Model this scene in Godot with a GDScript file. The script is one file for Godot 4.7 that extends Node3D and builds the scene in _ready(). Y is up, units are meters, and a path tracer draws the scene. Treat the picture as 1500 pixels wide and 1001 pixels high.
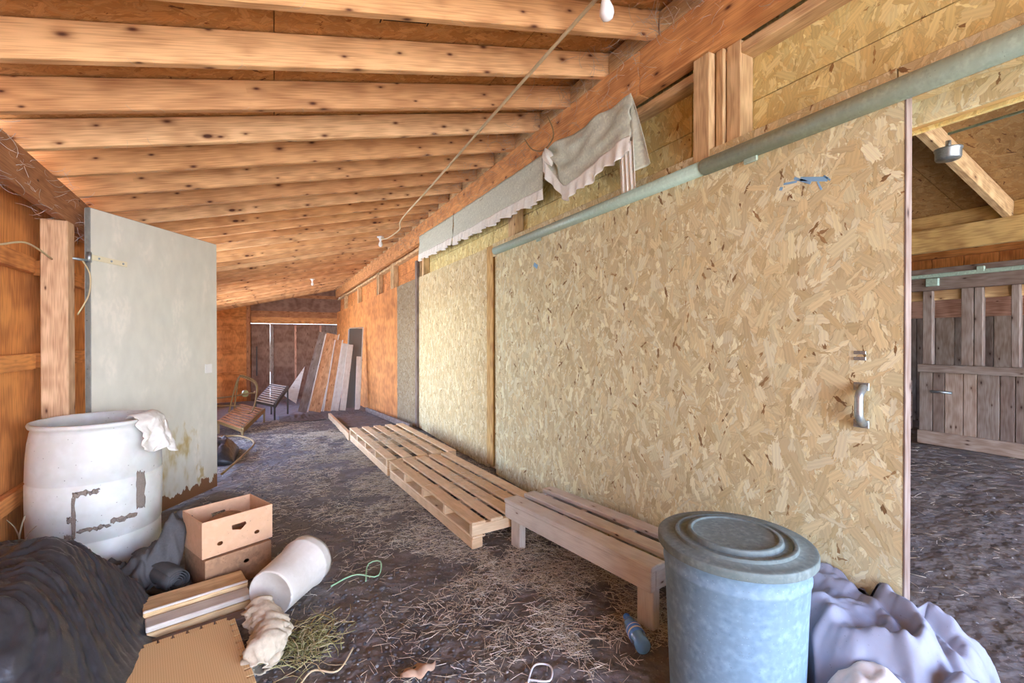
extends Node3D

const CAM_Y := 1.22
var rng := RandomNumberGenerator.new()
var nz := FastNoiseLite.new()
var smooth_nz := FastNoiseLite.new()
var tex := {}
var M := {}
var counts := {}

func _ready():
	rng.seed = 7
	nz.seed = 3
	smooth_nz.seed = 8
	smooth_nz.frequency = 1.0
	smooth_nz.fractal_type = FastNoiseLite.FRACTAL_NONE
	smooth_nz.noise_type = FastNoiseLite.TYPE_SIMPLEX
	nz.frequency = 1.0
	nz.fractal_octaves = 3
	camera_and_light()
	make_textures()
	make_materials()
	build_floor()
	build_ceiling()
	build_right_wall()
	build_left_wall()
	build_back_wall()
	build_far_side()
	build_sliding_door()
	build_grey_door()
	build_barrel()
	build_left_pile()
	build_pallets()
	build_bench()
	build_can_and_cloth()
	build_far_things()
	build_valances()
	build_lamps_and_cable()
	build_litter()

# ------------------------------------------------------------------ camera, sky, sun, exposure
func camera_and_light():
	var cam := Camera3D.new()
	cam.name = "camera"
	add_child(cam)
	cam.position = Vector3(0, CAM_Y, 0)
	cam.rotation_degrees = Vector3(-0.3, -27.55, 0)
	cam.fov = 73.76
	cam.near = 0.02
	cam.far = 200
	cam.current = true
	var we := WorldEnvironment.new()
	we.name = "environment"
	var e := Environment.new()
	e.background_mode = Environment.BG_SKY
	var sky := Sky.new()
	var sm := ProceduralSkyMaterial.new()
	sm.sky_top_color = Color(0.47, 0.60, 0.85)
	sm.sky_horizon_color = Color(0.90, 0.93, 0.97)
	sm.ground_bottom_color = Color(0.45, 0.42, 0.38)
	sm.ground_horizon_color = Color(0.7, 0.7, 0.68)
	sm.sun_angle_max = 1.0
	sm.sky_energy_multiplier = 2.0
	sky.sky_material = sm
	e.sky = sky
	e.tonemap_mode = Environment.TONE_MAPPER_LINEAR
	e.tonemap_exposure = 6.2
	e.sdfgi_enabled = true
	e.ssao_enabled = true
	e.ssil_enabled = true
	we.environment = e
	add_child(we)
	var sun := DirectionalLight3D.new()
	sun.name = "sun"
	sun.light_color = Color(1.0, 0.97, 0.90)
	sun.light_energy = 4.0
	sun.light_angular_distance = 0.6
	sun.shadow_enabled = true
	add_child(sun)
	# high sun behind the camera: it lights the yard outside, not the floor in view
	sun.look_at_from_position(Vector3.ZERO, Vector3(0.12, -1.5, -1.0), Vector3.UP)

# ------------------------------------------------------------------ helpers
func V(x: float, y: float, d: float) -> Vector3:
	return Vector3(x, y, -d)

func numbered(n: String) -> String:
	var k: int = counts.get(n, 0)
	counts[n] = k + 1
	return n if k == 0 else "%s_%03d" % [n, k]

func thing(n: String, label: String, category: String, at := Vector3.ZERO, group := "") -> Node3D:
	var o := Node3D.new()
	o.name = numbered(n)
	add_child(o)
	o.position = at
	tag(o, label, category, group)
	return o

func tag(o: Node, label: String, category: String, group := "", kind := ""):
	o.set_meta("label", label)
	o.set_meta("category", category)
	if group != "":
		o.set_meta("group", group)
	if kind != "":
		o.set_meta("kind", kind)

func setting(n: String, label: String, category: String) -> Node3D:
	var o := thing(n, label, category)
	o.set_meta("kind", "structure")
	return o

func mi(n: String, mesh: Mesh, m: Material, parent: Node, t := Transform3D.IDENTITY) -> MeshInstance3D:
	var o := MeshInstance3D.new()
	o.name = n if parent != self else numbered(n)
	o.mesh = mesh
	o.material_override = m
	o.transform = t
	parent.add_child(o, true)
	return o

# chamfered box, UVs in metres with u along the longest side
var cbox_cache := {}
func cbox(s: Vector3, bev := 0.004, variant := -1) -> ArrayMesh:
	var vr := variant if variant >= 0 else rng.randi() % 7
	var key := "%.3f_%.3f_%.3f_%.4f_%d" % [s.x, s.y, s.z, bev, vr]
	if cbox_cache.has(key):
		return cbox_cache[key]
	var h := s * 0.5
	bev = minf(bev, minf(h.x, minf(h.y, h.z)) * 0.6)
	var la := s.max_axis_index()
	var a := (la + 1) % 3
	var b := (la + 2) % 3
	var off := Vector2(vr * 0.731, vr * 0.377)
	var st := SurfaceTool.new()
	st.begin(Mesh.PRIMITIVE_TRIANGLES)
	st.set_smooth_group(-1)
	var quads := []
	for ax in 3:
		var p := (ax + 1) % 3
		var q := (ax + 2) % 3
		for sg in [-1.0, 1.0]:
			var c := []
			for k in [[-1, -1], [1, -1], [1, 1], [-1, 1]]:
				var v := Vector3.ZERO
				v[ax] = sg * h[ax]
				v[p] = k[0] * (h[p] - bev)
				v[q] = k[1] * (h[q] - bev)
				c.append(v)
			quads.append(c)
		for k in [[-1, -1], [1, -1], [1, 1], [-1, 1]]:
			var c2 := []
			for t in [[-1.0, 0], [1.0, 0], [1.0, 1], [-1.0, 1]]:
				var v2 := Vector3.ZERO
				v2[ax] = t[0] * (h[ax] - bev)
				v2[p] = k[0] * (h[p] - (bev if t[1] == 1 else 0.0))
				v2[q] = k[1] * (h[q] - (bev if t[1] == 0 else 0.0))
				c2.append(v2)
			quads.append(c2)
	for sx in [-1, 1]:
		for sy in [-1, 1]:
			for sz in [-1, 1]:
				var sg3 := Vector3(sx, sy, sz)
				quads.append([sg3 * Vector3(h.x, h.y - bev, h.z - bev), sg3 * Vector3(h.x - bev, h.y, h.z - bev), sg3 * Vector3(h.x - bev, h.y - bev, h.z)])
	for c in quads:
		var n: Vector3 = (c[1] - c[0]).cross(c[2] - c[0])
		var mid: Vector3 = (c[0] + c[1] + c[2]) / 3.0
		var cc: Array = c.duplicate()
		if n.dot(mid) > 0:
			cc.reverse()
		n = -(cc[1] - cc[0]).cross(cc[2] - cc[0]).normalized()
		var end_face: bool = absf(n[la]) > 0.9
		var idx := [0, 1, 2] if cc.size() == 3 else [0, 1, 2, 0, 2, 3]
		for i in idx:
			var v: Vector3 = cc[i]
			var uv := Vector2(v[a], v[b]) if end_face else Vector2(v[la], v[a] + v[b])
			st.set_normal(n)
			st.set_uv(uv + off)
			st.add_vertex(v)
	st.index()
	st.generate_tangents()
	var m := st.commit()
	cbox_cache[key] = m
	return m

func bx(n: String, s: Vector3, at: Vector3, m: Material, parent: Node, basis := Basis.IDENTITY, bev := 0.004) -> MeshInstance3D:
	return mi(n, cbox(s, bev), m, parent, Transform3D(basis, at))

# board from a to b (centre line): w across, t thick; up hints the thickness direction
func plank(n: String, a: Vector3, b: Vector3, w: float, t: float, up: Vector3, m: Material, parent: Node, bev := 0.003) -> MeshInstance3D:
	var xd := (b - a).normalized()
	var zd := xd.cross(up).normalized()
	var yd := zd.cross(xd).normalized()
	return mi(n, cbox(Vector3((b - a).length(), t, w), bev), m, parent, Transform3D(Basis(xd, yd, zd), (a + b) * 0.5))

func boxr(x0: float, x1: float, y0: float, y1: float, d0: float, d1: float) -> Array:
	return [Vector3(x1 - x0, y1 - y0, d1 - d0), V((x0 + x1) / 2, (y0 + y1) / 2, (d0 + d1) / 2)]

func slab(n: String, x0: float, x1: float, y0: float, y1: float, d0: float, d1: float, m: Material, parent: Node, bev := 0.003) -> MeshInstance3D:
	var r := boxr(x0, x1, y0, y1, d0, d1)
	return bx(n, r[0], r[1], m, parent, Basis.IDENTITY, bev)

func finish(st: SurfaceTool) -> ArrayMesh:
	st.index()
	st.generate_normals()
	st.generate_tangents()
	return st.commit()

func lathe(profile: Array, segs := 40, wob := 0.0) -> ArrayMesh:
	var st := SurfaceTool.new()
	st.begin(Mesh.PRIMITIVE_TRIANGLES)
	var acc := 0.0
	for j in profile.size():
		if j > 0:
			acc += (profile[j] - profile[j - 1]).length()
		for i in segs + 1:
			var a := TAU * i / segs
			var p: Vector2 = profile[j]
			var r := p.x * (1.0 + wob * nz.get_noise_3d(cos(a) * 2.0, p.y * 4.0, sin(a) * 2.0))
			st.set_uv(Vector2(float(i) / segs, acc))
			st.add_vertex(Vector3(cos(a) * r, p.y, sin(a) * r))
	for j in profile.size() - 1:
		for i in segs:
			var k := j * (segs + 1) + i
			for q in [k, k + 1, k + segs + 1, k + 1, k + segs + 2, k + segs + 1]:
				st.add_index(q)
	st.generate_normals()
	st.generate_tangents()
	return st.commit()

func tube(pts: Array, r: float, sides := 8, taper := 1.0) -> ArrayMesh:
	var st := SurfaceTool.new()
	st.begin(Mesh.PRIMITIVE_TRIANGLES)
	var n := pts.size()
	var up := Vector3.UP
	var acc := 0.0
	for j in n:
		var t: Vector3 = (pts[mini(j + 1, n - 1)] - pts[maxi(j - 1, 0)]).normalized()
		if absf(t.dot(up)) > 0.95:
			up = Vector3.RIGHT
		var s := t.cross(up).normalized()
		up = s.cross(t).normalized()
		if j > 0:
			acc += (pts[j] - pts[j - 1]).length()
		var rr := r * lerpf(1.0, taper, float(j) / (n - 1))
		for i in sides + 1:
			var a := TAU * i / sides
			st.set_uv(Vector2(float(i) / sides * 0.1, acc))
			st.add_vertex(pts[j] + (s * cos(a) + up * sin(a)) * rr)
	for j in n - 1:
		for i in sides:
			var k := j * (sides + 1) + i
			for q in [k, k + sides + 1, k + 1, k + 1, k + sides + 1, k + sides + 2]:
				st.add_index(q)
	for e in [0, n - 1]:
		var base: int = e * (sides + 1)
		for i in range(1, sides - 1):
			var tri := [base, base + i, base + i + 1]
			if e != 0:
				tri.reverse()
			for q in tri:
				st.add_index(q)
	st.generate_normals()
	st.generate_tangents()
	return st.commit()

func curve(ctrl: Array, n := 24) -> Array:
	var c := Curve3D.new()
	c.bake_interval = 0.01
	for i in ctrl.size():
		var a: Vector3 = ctrl[maxi(i - 1, 0)]
		var b: Vector3 = ctrl[mini(i + 1, ctrl.size() - 1)]
		c.add_point(ctrl[i], -(b - a) / 6.0, (b - a) / 6.0)
	var out := []
	var L := c.get_baked_length()
	for i in n + 1:
		out.append(c.sample_baked(L * i / n))
	return out

# a cloth: two layers and a hem
func sheet(nu: int, nv: int, fn: Callable, thick := 0.003, uvs := 1.0) -> ArrayMesh:
	var P := []
	for j in nv + 1:
		for i in nu + 1:
			P.append(fn.call(float(i) / nu, float(j) / nv))
	var st := SurfaceTool.new()
	st.begin(Mesh.PRIMITIVE_TRIANGLES)
	var N := []
	for j in nv + 1:
		for i in nu + 1:
			var du: Vector3 = P[j * (nu + 1) + mini(i + 1, nu)] - P[j * (nu + 1) + maxi(i - 1, 0)]
			var dv: Vector3 = P[mini(j + 1, nv) * (nu + 1) + i] - P[maxi(j - 1, 0) * (nu + 1) + i]
			N.append(du.cross(dv).normalized())
	var W := (nu + 1) * (nv + 1)
	for layer in 2:
		for k in W:
			var nn: Vector3 = N[k] * (thick * 0.5 if layer == 0 else -thick * 0.5)
			st.set_uv(Vector2((k % (nu + 1)) / float(nu), (k / (nu + 1)) / float(nv)) * uvs)
			st.add_vertex(P[k] + nn)
	for j in nv:
		for i in nu:
			var k := j * (nu + 1) + i
			for q in [k, k + nu + 1, k + 1, k + 1, k + nu + 1, k + nu + 2]:
				st.add_index(q)
			for q in [k, k + 1, k + nu + 1, k + 1, k + nu + 2, k + nu + 1]:
				st.add_index(q + W)
	var ring := []
	for i in nu:
		ring.append([i, i + 1])
		ring.append([nv * (nu + 1) + i + 1, nv * (nu + 1) + i])
	for j in nv:
		ring.append([(j + 1) * (nu + 1), j * (nu + 1)])
		ring.append([j * (nu + 1) + nu, (j + 1) * (nu + 1) + nu])
	for r in ring:
		for q in [r[0], r[1], r[1] + W, r[0], r[1] + W, r[0] + W]:
			st.add_index(q)
	st.generate_normals()
	st.generate_tangents()
	return st.commit()

# flat outline (x, y) pushed out to a thickness along z
func prism(poly: PackedVector2Array, t: float) -> ArrayMesh:
	var st := SurfaceTool.new()
	st.begin(Mesh.PRIMITIVE_TRIANGLES)
	st.set_smooth_group(-1)
	var tri := Geometry2D.triangulate_polygon(poly)
	for s in [1.0, -1.0]:
		for i in range(0, tri.size(), 3):
			var q := [tri[i], tri[i + 1], tri[i + 2]]
			var a: Vector2 = poly[q[1]] - poly[q[0]]
			var b: Vector2 = poly[q[2]] - poly[q[0]]
			if (a.cross(b) > 0) == (s > 0):
				q.reverse()
			for k in q:
				st.set_uv(poly[k])
				st.add_vertex(Vector3(poly[k].x, poly[k].y, s * t * 0.5))
	var cw := Geometry2D.is_polygon_clockwise(poly)
	for i in poly.size():
		var a := poly[i]
		var b := poly[(i + 1) % poly.size()]
		if cw:
			var tmp := a
			a = b
			b = tmp
		for v in [Vector3(a.x, a.y, t / 2), Vector3(b.x, b.y, -t / 2), Vector3(b.x, b.y, t / 2), Vector3(a.x, a.y, t / 2), Vector3(a.x, a.y, -t / 2), Vector3(b.x, b.y, -t / 2)]:
			st.set_uv(Vector2(v.x + v.z, v.y))
			st.add_vertex(v)
	return finish(st)

func nz2(x: float, y: float) -> float:
	return smooth_nz.get_noise_2d(x, y)

func flr(d: float) -> float:
	var p := [[-60.0, 0.0], [3.5, 0.0], [6.5, -0.06], [11.0, -0.36], [16.0, -0.67], [60.0, -2.0]]
	for i in p.size() - 1:
		if d <= p[i + 1][0]:
			return lerpf(p[i][1], p[i + 1][1], (d - p[i][0]) / (p[i + 1][0] - p[i][0]))
	return -2.0

func fh(x: float, d: float) -> float:
	var y := flr(d) + 0.24 * smoothstep(2.2, 5.2, x)
	return y + 0.016 * nz.get_noise_2d(x * 1.3, d * 1.3) + 0.007 * nz.get_noise_2d(x * 6.0 + 40.0, d * 6.0)

func wallx(d: float) -> float:
	return -0.93 - 0.0489 * d

func roof_l(x: float) -> float:
	return 2.381 + 0.241 * x

func roof_r(x: float) -> float:
	return 3.428 - 0.241 * x

# ------------------------------------------------------------------ textures
func img_from(w: int, h: int, data: PackedByteArray) -> ImageTexture:
	var im := Image.create_from_data(w, h, false, Image.FORMAT_RGB8, data)
	im.generate_mipmaps()
	return ImageTexture.create_from_image(im)

func wood_tex(sd: int, w: int, h: int, rings: float, knots: int, soft: float, con := 1.0) -> ImageTexture:
	var r := RandomNumberGenerator.new()
	r.seed = sd
	var n := FastNoiseLite.new()
	n.seed = sd
	n.frequency = 1.0
	n.fractal_octaves = 2
	var kn := []
	for i in knots:
		kn.append([r.randf() * w, r.randf() * h, r.randf_range(2.5, 5.5) * w / 1024.0])
	var data := PackedByteArray()
	data.resize(w * h * 3)
	var at := 0
	for y in h:
		for x in w:
			var ux := float(x) / w
			var vy := float(y) / h
			# wrap along the length by folding
			var fx := 0.5 - absf(ux - 0.5)
			var warp := 0.0
			var dark := 0.0
			for k in kn:
				var dx: float = x - k[0]
				if absf(dx) < k[2] * 9.0:
					var dy: float = y - k[1]
					if absf(dy) < k[2] * 8.0:
						var q: float = (dx * dx * 0.25 + dy * dy) / (k[2] * k[2])
						warp += signf(dy) * 0.6 * exp(-q * 0.16)
						dark += 0.85 * exp(-q * 1.6) + 0.18 * exp(-q * 0.25)
			var g := n.get_noise_2d(fx * 5.0, vy * rings * 0.35 + warp) * 1.6
			var line := 0.5 + 0.5 * sin((vy * rings + warp * 1.2 + n.get_noise_2d(fx * 4.0 + 9.0, vy * 3.0) * 1.1) * 6.0)
			var fine := n.get_noise_2d(fx * 9.0 + 80.0, vy * 75.0)
			var blot := n.get_noise_2d(fx * 9.0 + 50.0, vy * 4.0 + 50.0)
			var t := clampf(0.20 * soft * line + 0.20 * g + 0.40 * fine + 0.30 * blot + 0.18, 0.0, 1.0)
			dark = clampf(dark, 0.0, 1.0)
			var cr := lerpf(1.0, 1.0 - 0.30 * con, t)
			var cg := lerpf(0.98, 0.98 - 0.38 * con, t)
			var cb := lerpf(0.96, 0.96 - 0.43 * con, t)
			data[at] = int(255 * lerpf(cr, 0.34, dark))
			data[at + 1] = int(255 * lerpf(cg, 0.22, dark))
			data[at + 2] = int(255 * lerpf(cb, 0.15, dark))
			at += 3
	return img_from(w, h, data)

func osb_tex(sd: int, S: int, count: int) -> Array:
	var r := RandomNumberGenerator.new()
	r.seed = sd
	var data := PackedByteArray()
	data.resize(S * S * 3)
	var hgt := PackedByteArray()
	hgt.resize(S * S)
	for i in S * S:
		data[i * 3] = 214
		data[i * 3 + 1] = 197
		data[i * 3 + 2] = 162
		hgt[i] = 90
	var pal := [Color(0.92, 0.88, 0.75), Color(0.90, 0.84, 0.70), Color(0.88, 0.81, 0.66), Color(0.94, 0.90, 0.79), Color(0.91, 0.86, 0.72), Color(0.86, 0.78, 0.63), Color(0.96, 0.93, 0.83), Color(0.89, 0.82, 0.67), Color(0.84, 0.76, 0.60), Color(0.66, 0.52, 0.36), Color(0.56, 0.43, 0.29)]
	var kpx := S / 1536.0
	for f in count:
		var thin := f % 5 < 3 and f > count / 3
		var L := (r.randf_range(28, 72) if not thin else r.randf_range(14, 55)) * kpx
		var Wd := (r.randf_range(8, 30) if not thin else r.randf_range(2, 8)) * kpx
		var ang := r.randfn(PI * 0.5, 0.7)
		var ca := cos(ang)
		var sa := sin(ang)
		var ci: int = r.randi() % 9
		if r.randf() < 0.05:
			ci = 9 + r.randi() % 2
			L = r.randf_range(14, 42) * kpx
			Wd = r.randf_range(2.5, 9) * kpx
		var c: Color = pal[ci]
		var j := r.randf_range(0.93, 1.04)
		var cx := r.randf() * S
		var cy := r.randf() * S
		var skew := r.randf_range(-0.5, 0.5)
		var tap := r.randf_range(0.0, 0.5)
		var hv := r.randi_range(60, 200)
		var gseed := r.randf() * 50.0
		var R := int(ceil(sqrt(L * L + Wd * Wd) * 0.5 + 4))
		for py in range(-R, R + 1):
			for px in range(-R, R + 1):
				var u := px * ca + py * sa
				var v := -px * sa + py * ca
				u += skew * v
				if absf(u) > L * 0.5 + 3.0 * sin(v * 1.1 + gseed):
					continue
				var hw := Wd * 0.5 * (1.0 - tap * (u / L + 0.5)) + 1.2 * sin(u * 0.31 + gseed)
				if absf(v) > hw:
					continue
				var g := j * (1.0 + 0.022 * sin(v * 0.7 + gseed + 0.05 * u) + 0.018 * sin(v * 1.9 + gseed * 3.0 + 0.02 * u))
				var X := posmod(int(cx) + px, S)
				var Y := posmod(int(cy) + py, S)
				var k := Y * S + X
				if hw - absf(v) < 1.0 and v > 0:
					g *= 0.92
				data[k * 3] = int(clampf(c.r * g, 0, 1) * 255)
				data[k * 3 + 1] = int(clampf(c.g * g, 0, 1) * 255)
				data[k * 3 + 2] = int(clampf(c.b * g, 0, 1) * 255)
				hgt[k] = hv
	var hi := Image.create_from_data(S, S, false, Image.FORMAT_L8, hgt)
	hi.convert(Image.FORMAT_RGBA8)
	hi.bump_map_to_normal_map(1.6)
	hi.generate_mipmaps()
	return [img_from(S, S, data), ImageTexture.create_from_image(hi)]

func noise_img(S: int, sd: int, freq: float, oct := 4) -> PackedByteArray:
	var n := FastNoiseLite.new()
	n.seed = sd
	n.frequency = freq
	n.fractal_octaves = oct
	var im := n.get_seamless_image(S, S)
	im.convert(Image.FORMAT_L8)
	return im.get_data()

func mix_tex(S: int, sd: int, a: Color, b: Color, c: Color, f1: float, f2: float, speck: int, speck_c: Color) -> ImageTexture:
	var p := noise_img(S, sd, f1, 5)
	var q := noise_img(S, sd + 5, f2, 3)
	var data := PackedByteArray()
	data.resize(S * S * 3)
	for i in S * S:
		var t := p[i] / 255.0
		var u := smoothstep(0.35, 0.8, q[i] / 255.0)
		var col := a.lerp(b, t).lerp(c, u)
		data[i * 3] = int(col.r * 255)
		data[i * 3 + 1] = int(col.g * 255)
		data[i * 3 + 2] = int(col.b * 255)
	var r := RandomNumberGenerator.new()
	r.seed = sd
	for s in speck:
		var x := r.randi() % S
		var y := r.randi() % S
		var w := r.randi_range(1, 3)
		var hh := r.randi_range(1, 2)
		var sc := speck_c.lightened(r.randf() * 0.3).darkened(r.randf() * 0.5)
		for dy in hh:
			for dx in w:
				var k := posmod(y + dy, S) * S + posmod(x + dx, S)
				data[k * 3] = int(sc.r * 255)
				data[k * 3 + 1] = int(sc.g * 255)
				data[k * 3 + 2] = int(sc.b * 255)
	return img_from(S, S, data)

func make_textures():
	tex.rafter = wood_tex(11, 1024, 256, 9.0, 34, 0.6)
	tex.board = wood_tex(23, 768, 256, 9.0, 12, 1.0)
	tex.pale = wood_tex(29, 768, 256, 9.0, 7, 0.8, 0.45)
	tex.ply = wood_tex(37, 512, 512, 5.0, 5, 1.0)
	var o := osb_tex(5, 1536, 10500)
	tex.osb = o[0]
	tex.osb_n = o[1]
	tex.dirt = mix_tex(1024, 4, Color(0.32, 0.30, 0.285), Color(0.54, 0.515, 0.50), Color(0.45, 0.415, 0.375), 0.012, 0.006, 9000, Color(0.66, 0.62, 0.56))
	tex.grain = mix_tex(512, 9, Color(0.75, 0.75, 0.75), Color(1, 1, 1), Color(0.86, 0.86, 0.86), 0.03, 0.012, 300, Color(0.7, 0.68, 0.66))
	tex.faint = mix_tex(512, 19, Color(0.93, 0.92, 0.90), Color(1, 1, 1), Color(0.96, 0.95, 0.93), 0.02, 0.012, 120, Color(0.8, 0.77, 0.72))
	tex.blotch = mix_tex(512, 13, Color(0.42, 0.5, 0.54), Color(0.66, 0.73, 0.77), Color(0.5, 0.57, 0.6), 0.03, 0.015, 900, Color(0.75, 0.78, 0.8))
	var bn := Image.create_from_data(512, 512, false, Image.FORMAT_L8, noise_img(512, 77, 0.03, 5))
	bn.convert(Image.FORMAT_RGBA8)
	bn.bump_map_to_normal_map(6.0)
	tex.bump_n = ImageTexture.create_from_image(bn)
	# grey door: paint with pale scuffs and a rusty water stain low down
	var S := 512
	var p := noise_img(S, 31, 0.006, 5)
	var q := noise_img(S, 32, 0.02, 4)
	var data := PackedByteArray()
	data.resize(S * S * 3)
	for y in S:
		for x in S:
			var i := y * S + x
			var c := Color(0.80, 0.80, 0.76).lerp(Color(0.84, 0.84, 0.80), q[i] / 255.0)
			var sc := smoothstep(0.55, 0.85, p[i] / 255.0) * 0.5 * (0.4 + 0.6 * smoothstep(0.35, 0.65, q[(i * 3) % (S * S)] / 255.0))
			c = c.lerp(Color(0.92, 0.90, 0.86), sc)
			var v := float(y) / S
			var u := float(x) / S
			var st := smoothstep(0.62, 0.7, v + 0.25 * (q[i] / 255.0 - 0.5) - 0.35 * absf(u - 0.35)) * (1.0 - smoothstep(0.5, 0.62, p[(i * 7) % (S * S)] / 255.0 * 0.3 + absf(u - 0.4)))
			st *= smoothstep(0.2, 0.85, q[(i + 9000) % (S * S)] / 255.0) * smoothstep(0.25, 0.6, p[(i + 5000) % (S * S)] / 255.0)
			c = c.lerp(Color(0.66, 0.56, 0.32), st * 0.8)
			if v > 0.955 + 0.05 * (q[i] / 255.0 - 0.5):
				c = Color(0.5, 0.34, 0.22)
			data[i * 3] = int(c.r * 255)
			data[i * 3 + 1] = int(c.g * 255)
			data[i * 3 + 2] = int(c.b * 255)
	tex.door = img_from(S, S, data)
	# foam mat: woven pattern
	var mp := PackedByteArray()
	mp.resize(64 * 64 * 3)
	for y in 64:
		for x in 64:
			var a := sin((x + y) * TAU / 16.0) * sin((x - y) * TAU / 16.0)
			var c2 := Color(0.82, 0.66, 0.42).lerp(Color(0.93, 0.8, 0.58), 0.5 + 0.5 * a)
			var k := (y * 64 + x) * 3
			mp[k] = int(c2.r * 255)
			mp[k + 1] = int(c2.g * 255)
			mp[k + 2] = int(c2.b * 255)
	tex.mat = img_from(64, 64, mp)

func sm(col: Color, rough := 0.85, t = null, scale := Vector3.ONE, nt = null, ns := 1.0) -> StandardMaterial3D:
	var m := StandardMaterial3D.new()
	m.albedo_color = col
	m.roughness = rough
	m.cull_mode = BaseMaterial3D.CULL_DISABLED
	if t != null:
		m.albedo_texture = t
		m.uv1_scale = scale
	if nt != null:
		m.normal_enabled = true
		m.normal_texture = nt
		m.normal_scale = ns
	return m

func tri(col: Color, rough: float, t, sc: float, nt = null, ns := 1.0) -> StandardMaterial3D:
	var m := sm(col, rough, t, Vector3(sc, sc, sc), nt, ns)
	m.uv1_triplanar = true
	return m

func make_materials():
	var rs := Vector3(1 / 2.2, 1 / 0.5, 1)
	M.rafter = [sm(Color(0.92, 0.74, 0.52), 0.8, tex.rafter, rs), sm(Color(0.88, 0.69, 0.47), 0.8, tex.rafter, rs), sm(Color(0.94, 0.78, 0.57), 0.8, tex.rafter, rs), sm(Color(0.86, 0.67, 0.46), 0.8, tex.rafter, rs)]
	M.header = sm(Color(0.88, 0.65, 0.40), 0.8, tex.board, Vector3(1 / 1.8, 1 / 0.6, 1))
	M.old_beam = sm(Color(0.70, 0.50, 0.33), 0.85, tex.board, Vector3(1 / 1.8, 1 / 0.5, 1))
	M.stud = sm(Color(0.88, 0.77, 0.57), 0.85, tex.board, Vector3(1 / 1.6, 1 / 0.5, 1))
	M.post = sm(Color(0.87, 0.73, 0.58), 0.8, tex.board, Vector3(1 / 1.5, 1 / 0.36, 1))
	M.pallet = sm(Color(0.92, 0.82, 0.66), 0.85, tex.pale, Vector3(1 / 1.4, 1 / 0.4, 1))
	M.pallet_b = sm(Color(0.88, 0.76, 0.59), 0.85, tex.pale, Vector3(1 / 1.4, 1 / 0.4, 1))
	M.bench = sm(Color(0.83, 0.81, 0.75), 0.9, tex.pale, Vector3(1 / 1.4, 1 / 0.35, 1))
	M.grey_wood = [sm(Color(0.62, 0.58, 0.54), 0.9, tex.board, Vector3(1 / 1.5, 1 / 0.4, 1)), sm(Color(0.72, 0.66, 0.60), 0.9, tex.board, Vector3(1 / 1.5, 1 / 0.4, 1)), sm(Color(0.55, 0.50, 0.46), 0.9, tex.board, Vector3(1 / 1.5, 1 / 0.4, 1))]
	M.tan_beam = sm(Color(0.84, 0.72, 0.46), 0.85, tex.ply, Vector3(1 / 1.6, 1 / 0.9, 1))
	M.ply_orange = sm(Color(0.90, 0.62, 0.34), 0.85, tex.ply, Vector3(1 / 1.7, 1 / 1.3, 1))
	M.ply_brown = sm(Color(0.56, 0.45, 0.38), 0.9, tex.ply, Vector3(1 / 1.7, 1 / 1.3, 1))
	M.ply_pink = sm(Color(0.85, 0.68, 0.58), 0.9, tex.ply, Vector3(1 / 1.7, 1 / 1.3, 1))
	var os := Vector3(1 / 2.4, 1 / 2.4, 1)
	M.osb_door = sm(Color(0.93, 0.945, 0.88), 0.8, tex.osb, os, tex.osb_n, 0.6)
	M.osb_wall = sm(Color(0.92, 0.90, 0.80), 0.8, tex.osb, os, tex.osb_n, 0.6)
	M.osb_upper = sm(Color(0.97, 0.94, 0.74), 0.8, tex.osb, os, tex.osb_n, 0.4)
	M.osb_grey = sm(Color(0.66, 0.62, 0.56), 0.85, tex.osb, os)
	M.deck = sm(Color(0.82, 0.62, 0.42), 0.85, tex.osb, os, tex.osb_n, 0.8)
	M.deck_r = sm(Color(0.72, 0.60, 0.44), 0.85, tex.osb, os, tex.osb_n, 0.8)
	M.dirt = tri(Color(1.0, 0.98, 0.96), 0.95, tex.dirt, 0.55, tex.bump_n, 1.0)
	M.dirt.uv1_world_triplanar = true
	M.yard = tri(Color(0.86, 0.85, 0.83), 0.95, tex.grain, 0.4)
	M.pipe = tri(Color(0.76, 0.86, 0.77), 0.45, tex.grain, 3.0)
	M.pipe.metallic = 0.12
	M.zinc = tri(Color(0.72, 0.76, 0.76), 0.35, tex.grain, 6.0)
	M.zinc.metallic = 0.7
	M.door = sm(Color(1, 0.985, 0.95), 0.55, tex.door)
	M.white = sm(Color(0.9, 0.89, 0.86), 0.5)
	M.cream = sm(Color(0.86, 0.82, 0.68), 0.5)
	M.barrel = sm(Color(0.84, 0.84, 0.81), 0.42, tex.faint, Vector3(2, 1.2, 1))
	M.barrel.subsurf_scatter_enabled = true
	M.barrel.subsurf_scatter_strength = 0.15
	M.residue = tri(Color(0.60, 0.54, 0.48), 0.95, tex.grain, 8.0, tex.bump_n, 0.6)
	M.bucket = tri(Color(0.86, 0.83, 0.77), 0.5, tex.faint, 2.5)
	M.cloth_white = tri(Color(0.92, 0.90, 0.86), 0.95, tex.faint, 4.0)
	M.sack = tri(Color(0.90, 0.83, 0.70), 0.95, tex.grain, 3.0)
	M.black = tri(Color(0.24, 0.24, 0.245), 0.36, tex.grain, 2.0, tex.bump_n, 0.35)
	M.fabric = tri(Color(0.33, 0.315, 0.30), 0.7, tex.grain, 5.0)
	M.card = tri(Color(0.88, 0.70, 0.54), 0.85, tex.faint, 2.0)
	M.card_b = tri(Color(0.76, 0.58, 0.42), 0.85, tex.grain, 2.0)
	M.mat = sm(Color(1, 1, 1), 0.9, tex.mat, Vector3(18, 18, 1))
	M.can = tri(Color(0.88, 0.94, 0.97), 0.6, tex.blotch, 2.2)
	M.can_lid = tri(Color(0.80, 0.78, 0.70), 0.75, tex.blotch, 2.6)
	M.tarp = tri(Color(0.56, 0.58, 0.64), 0.6, tex.faint, 2.0)
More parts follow.
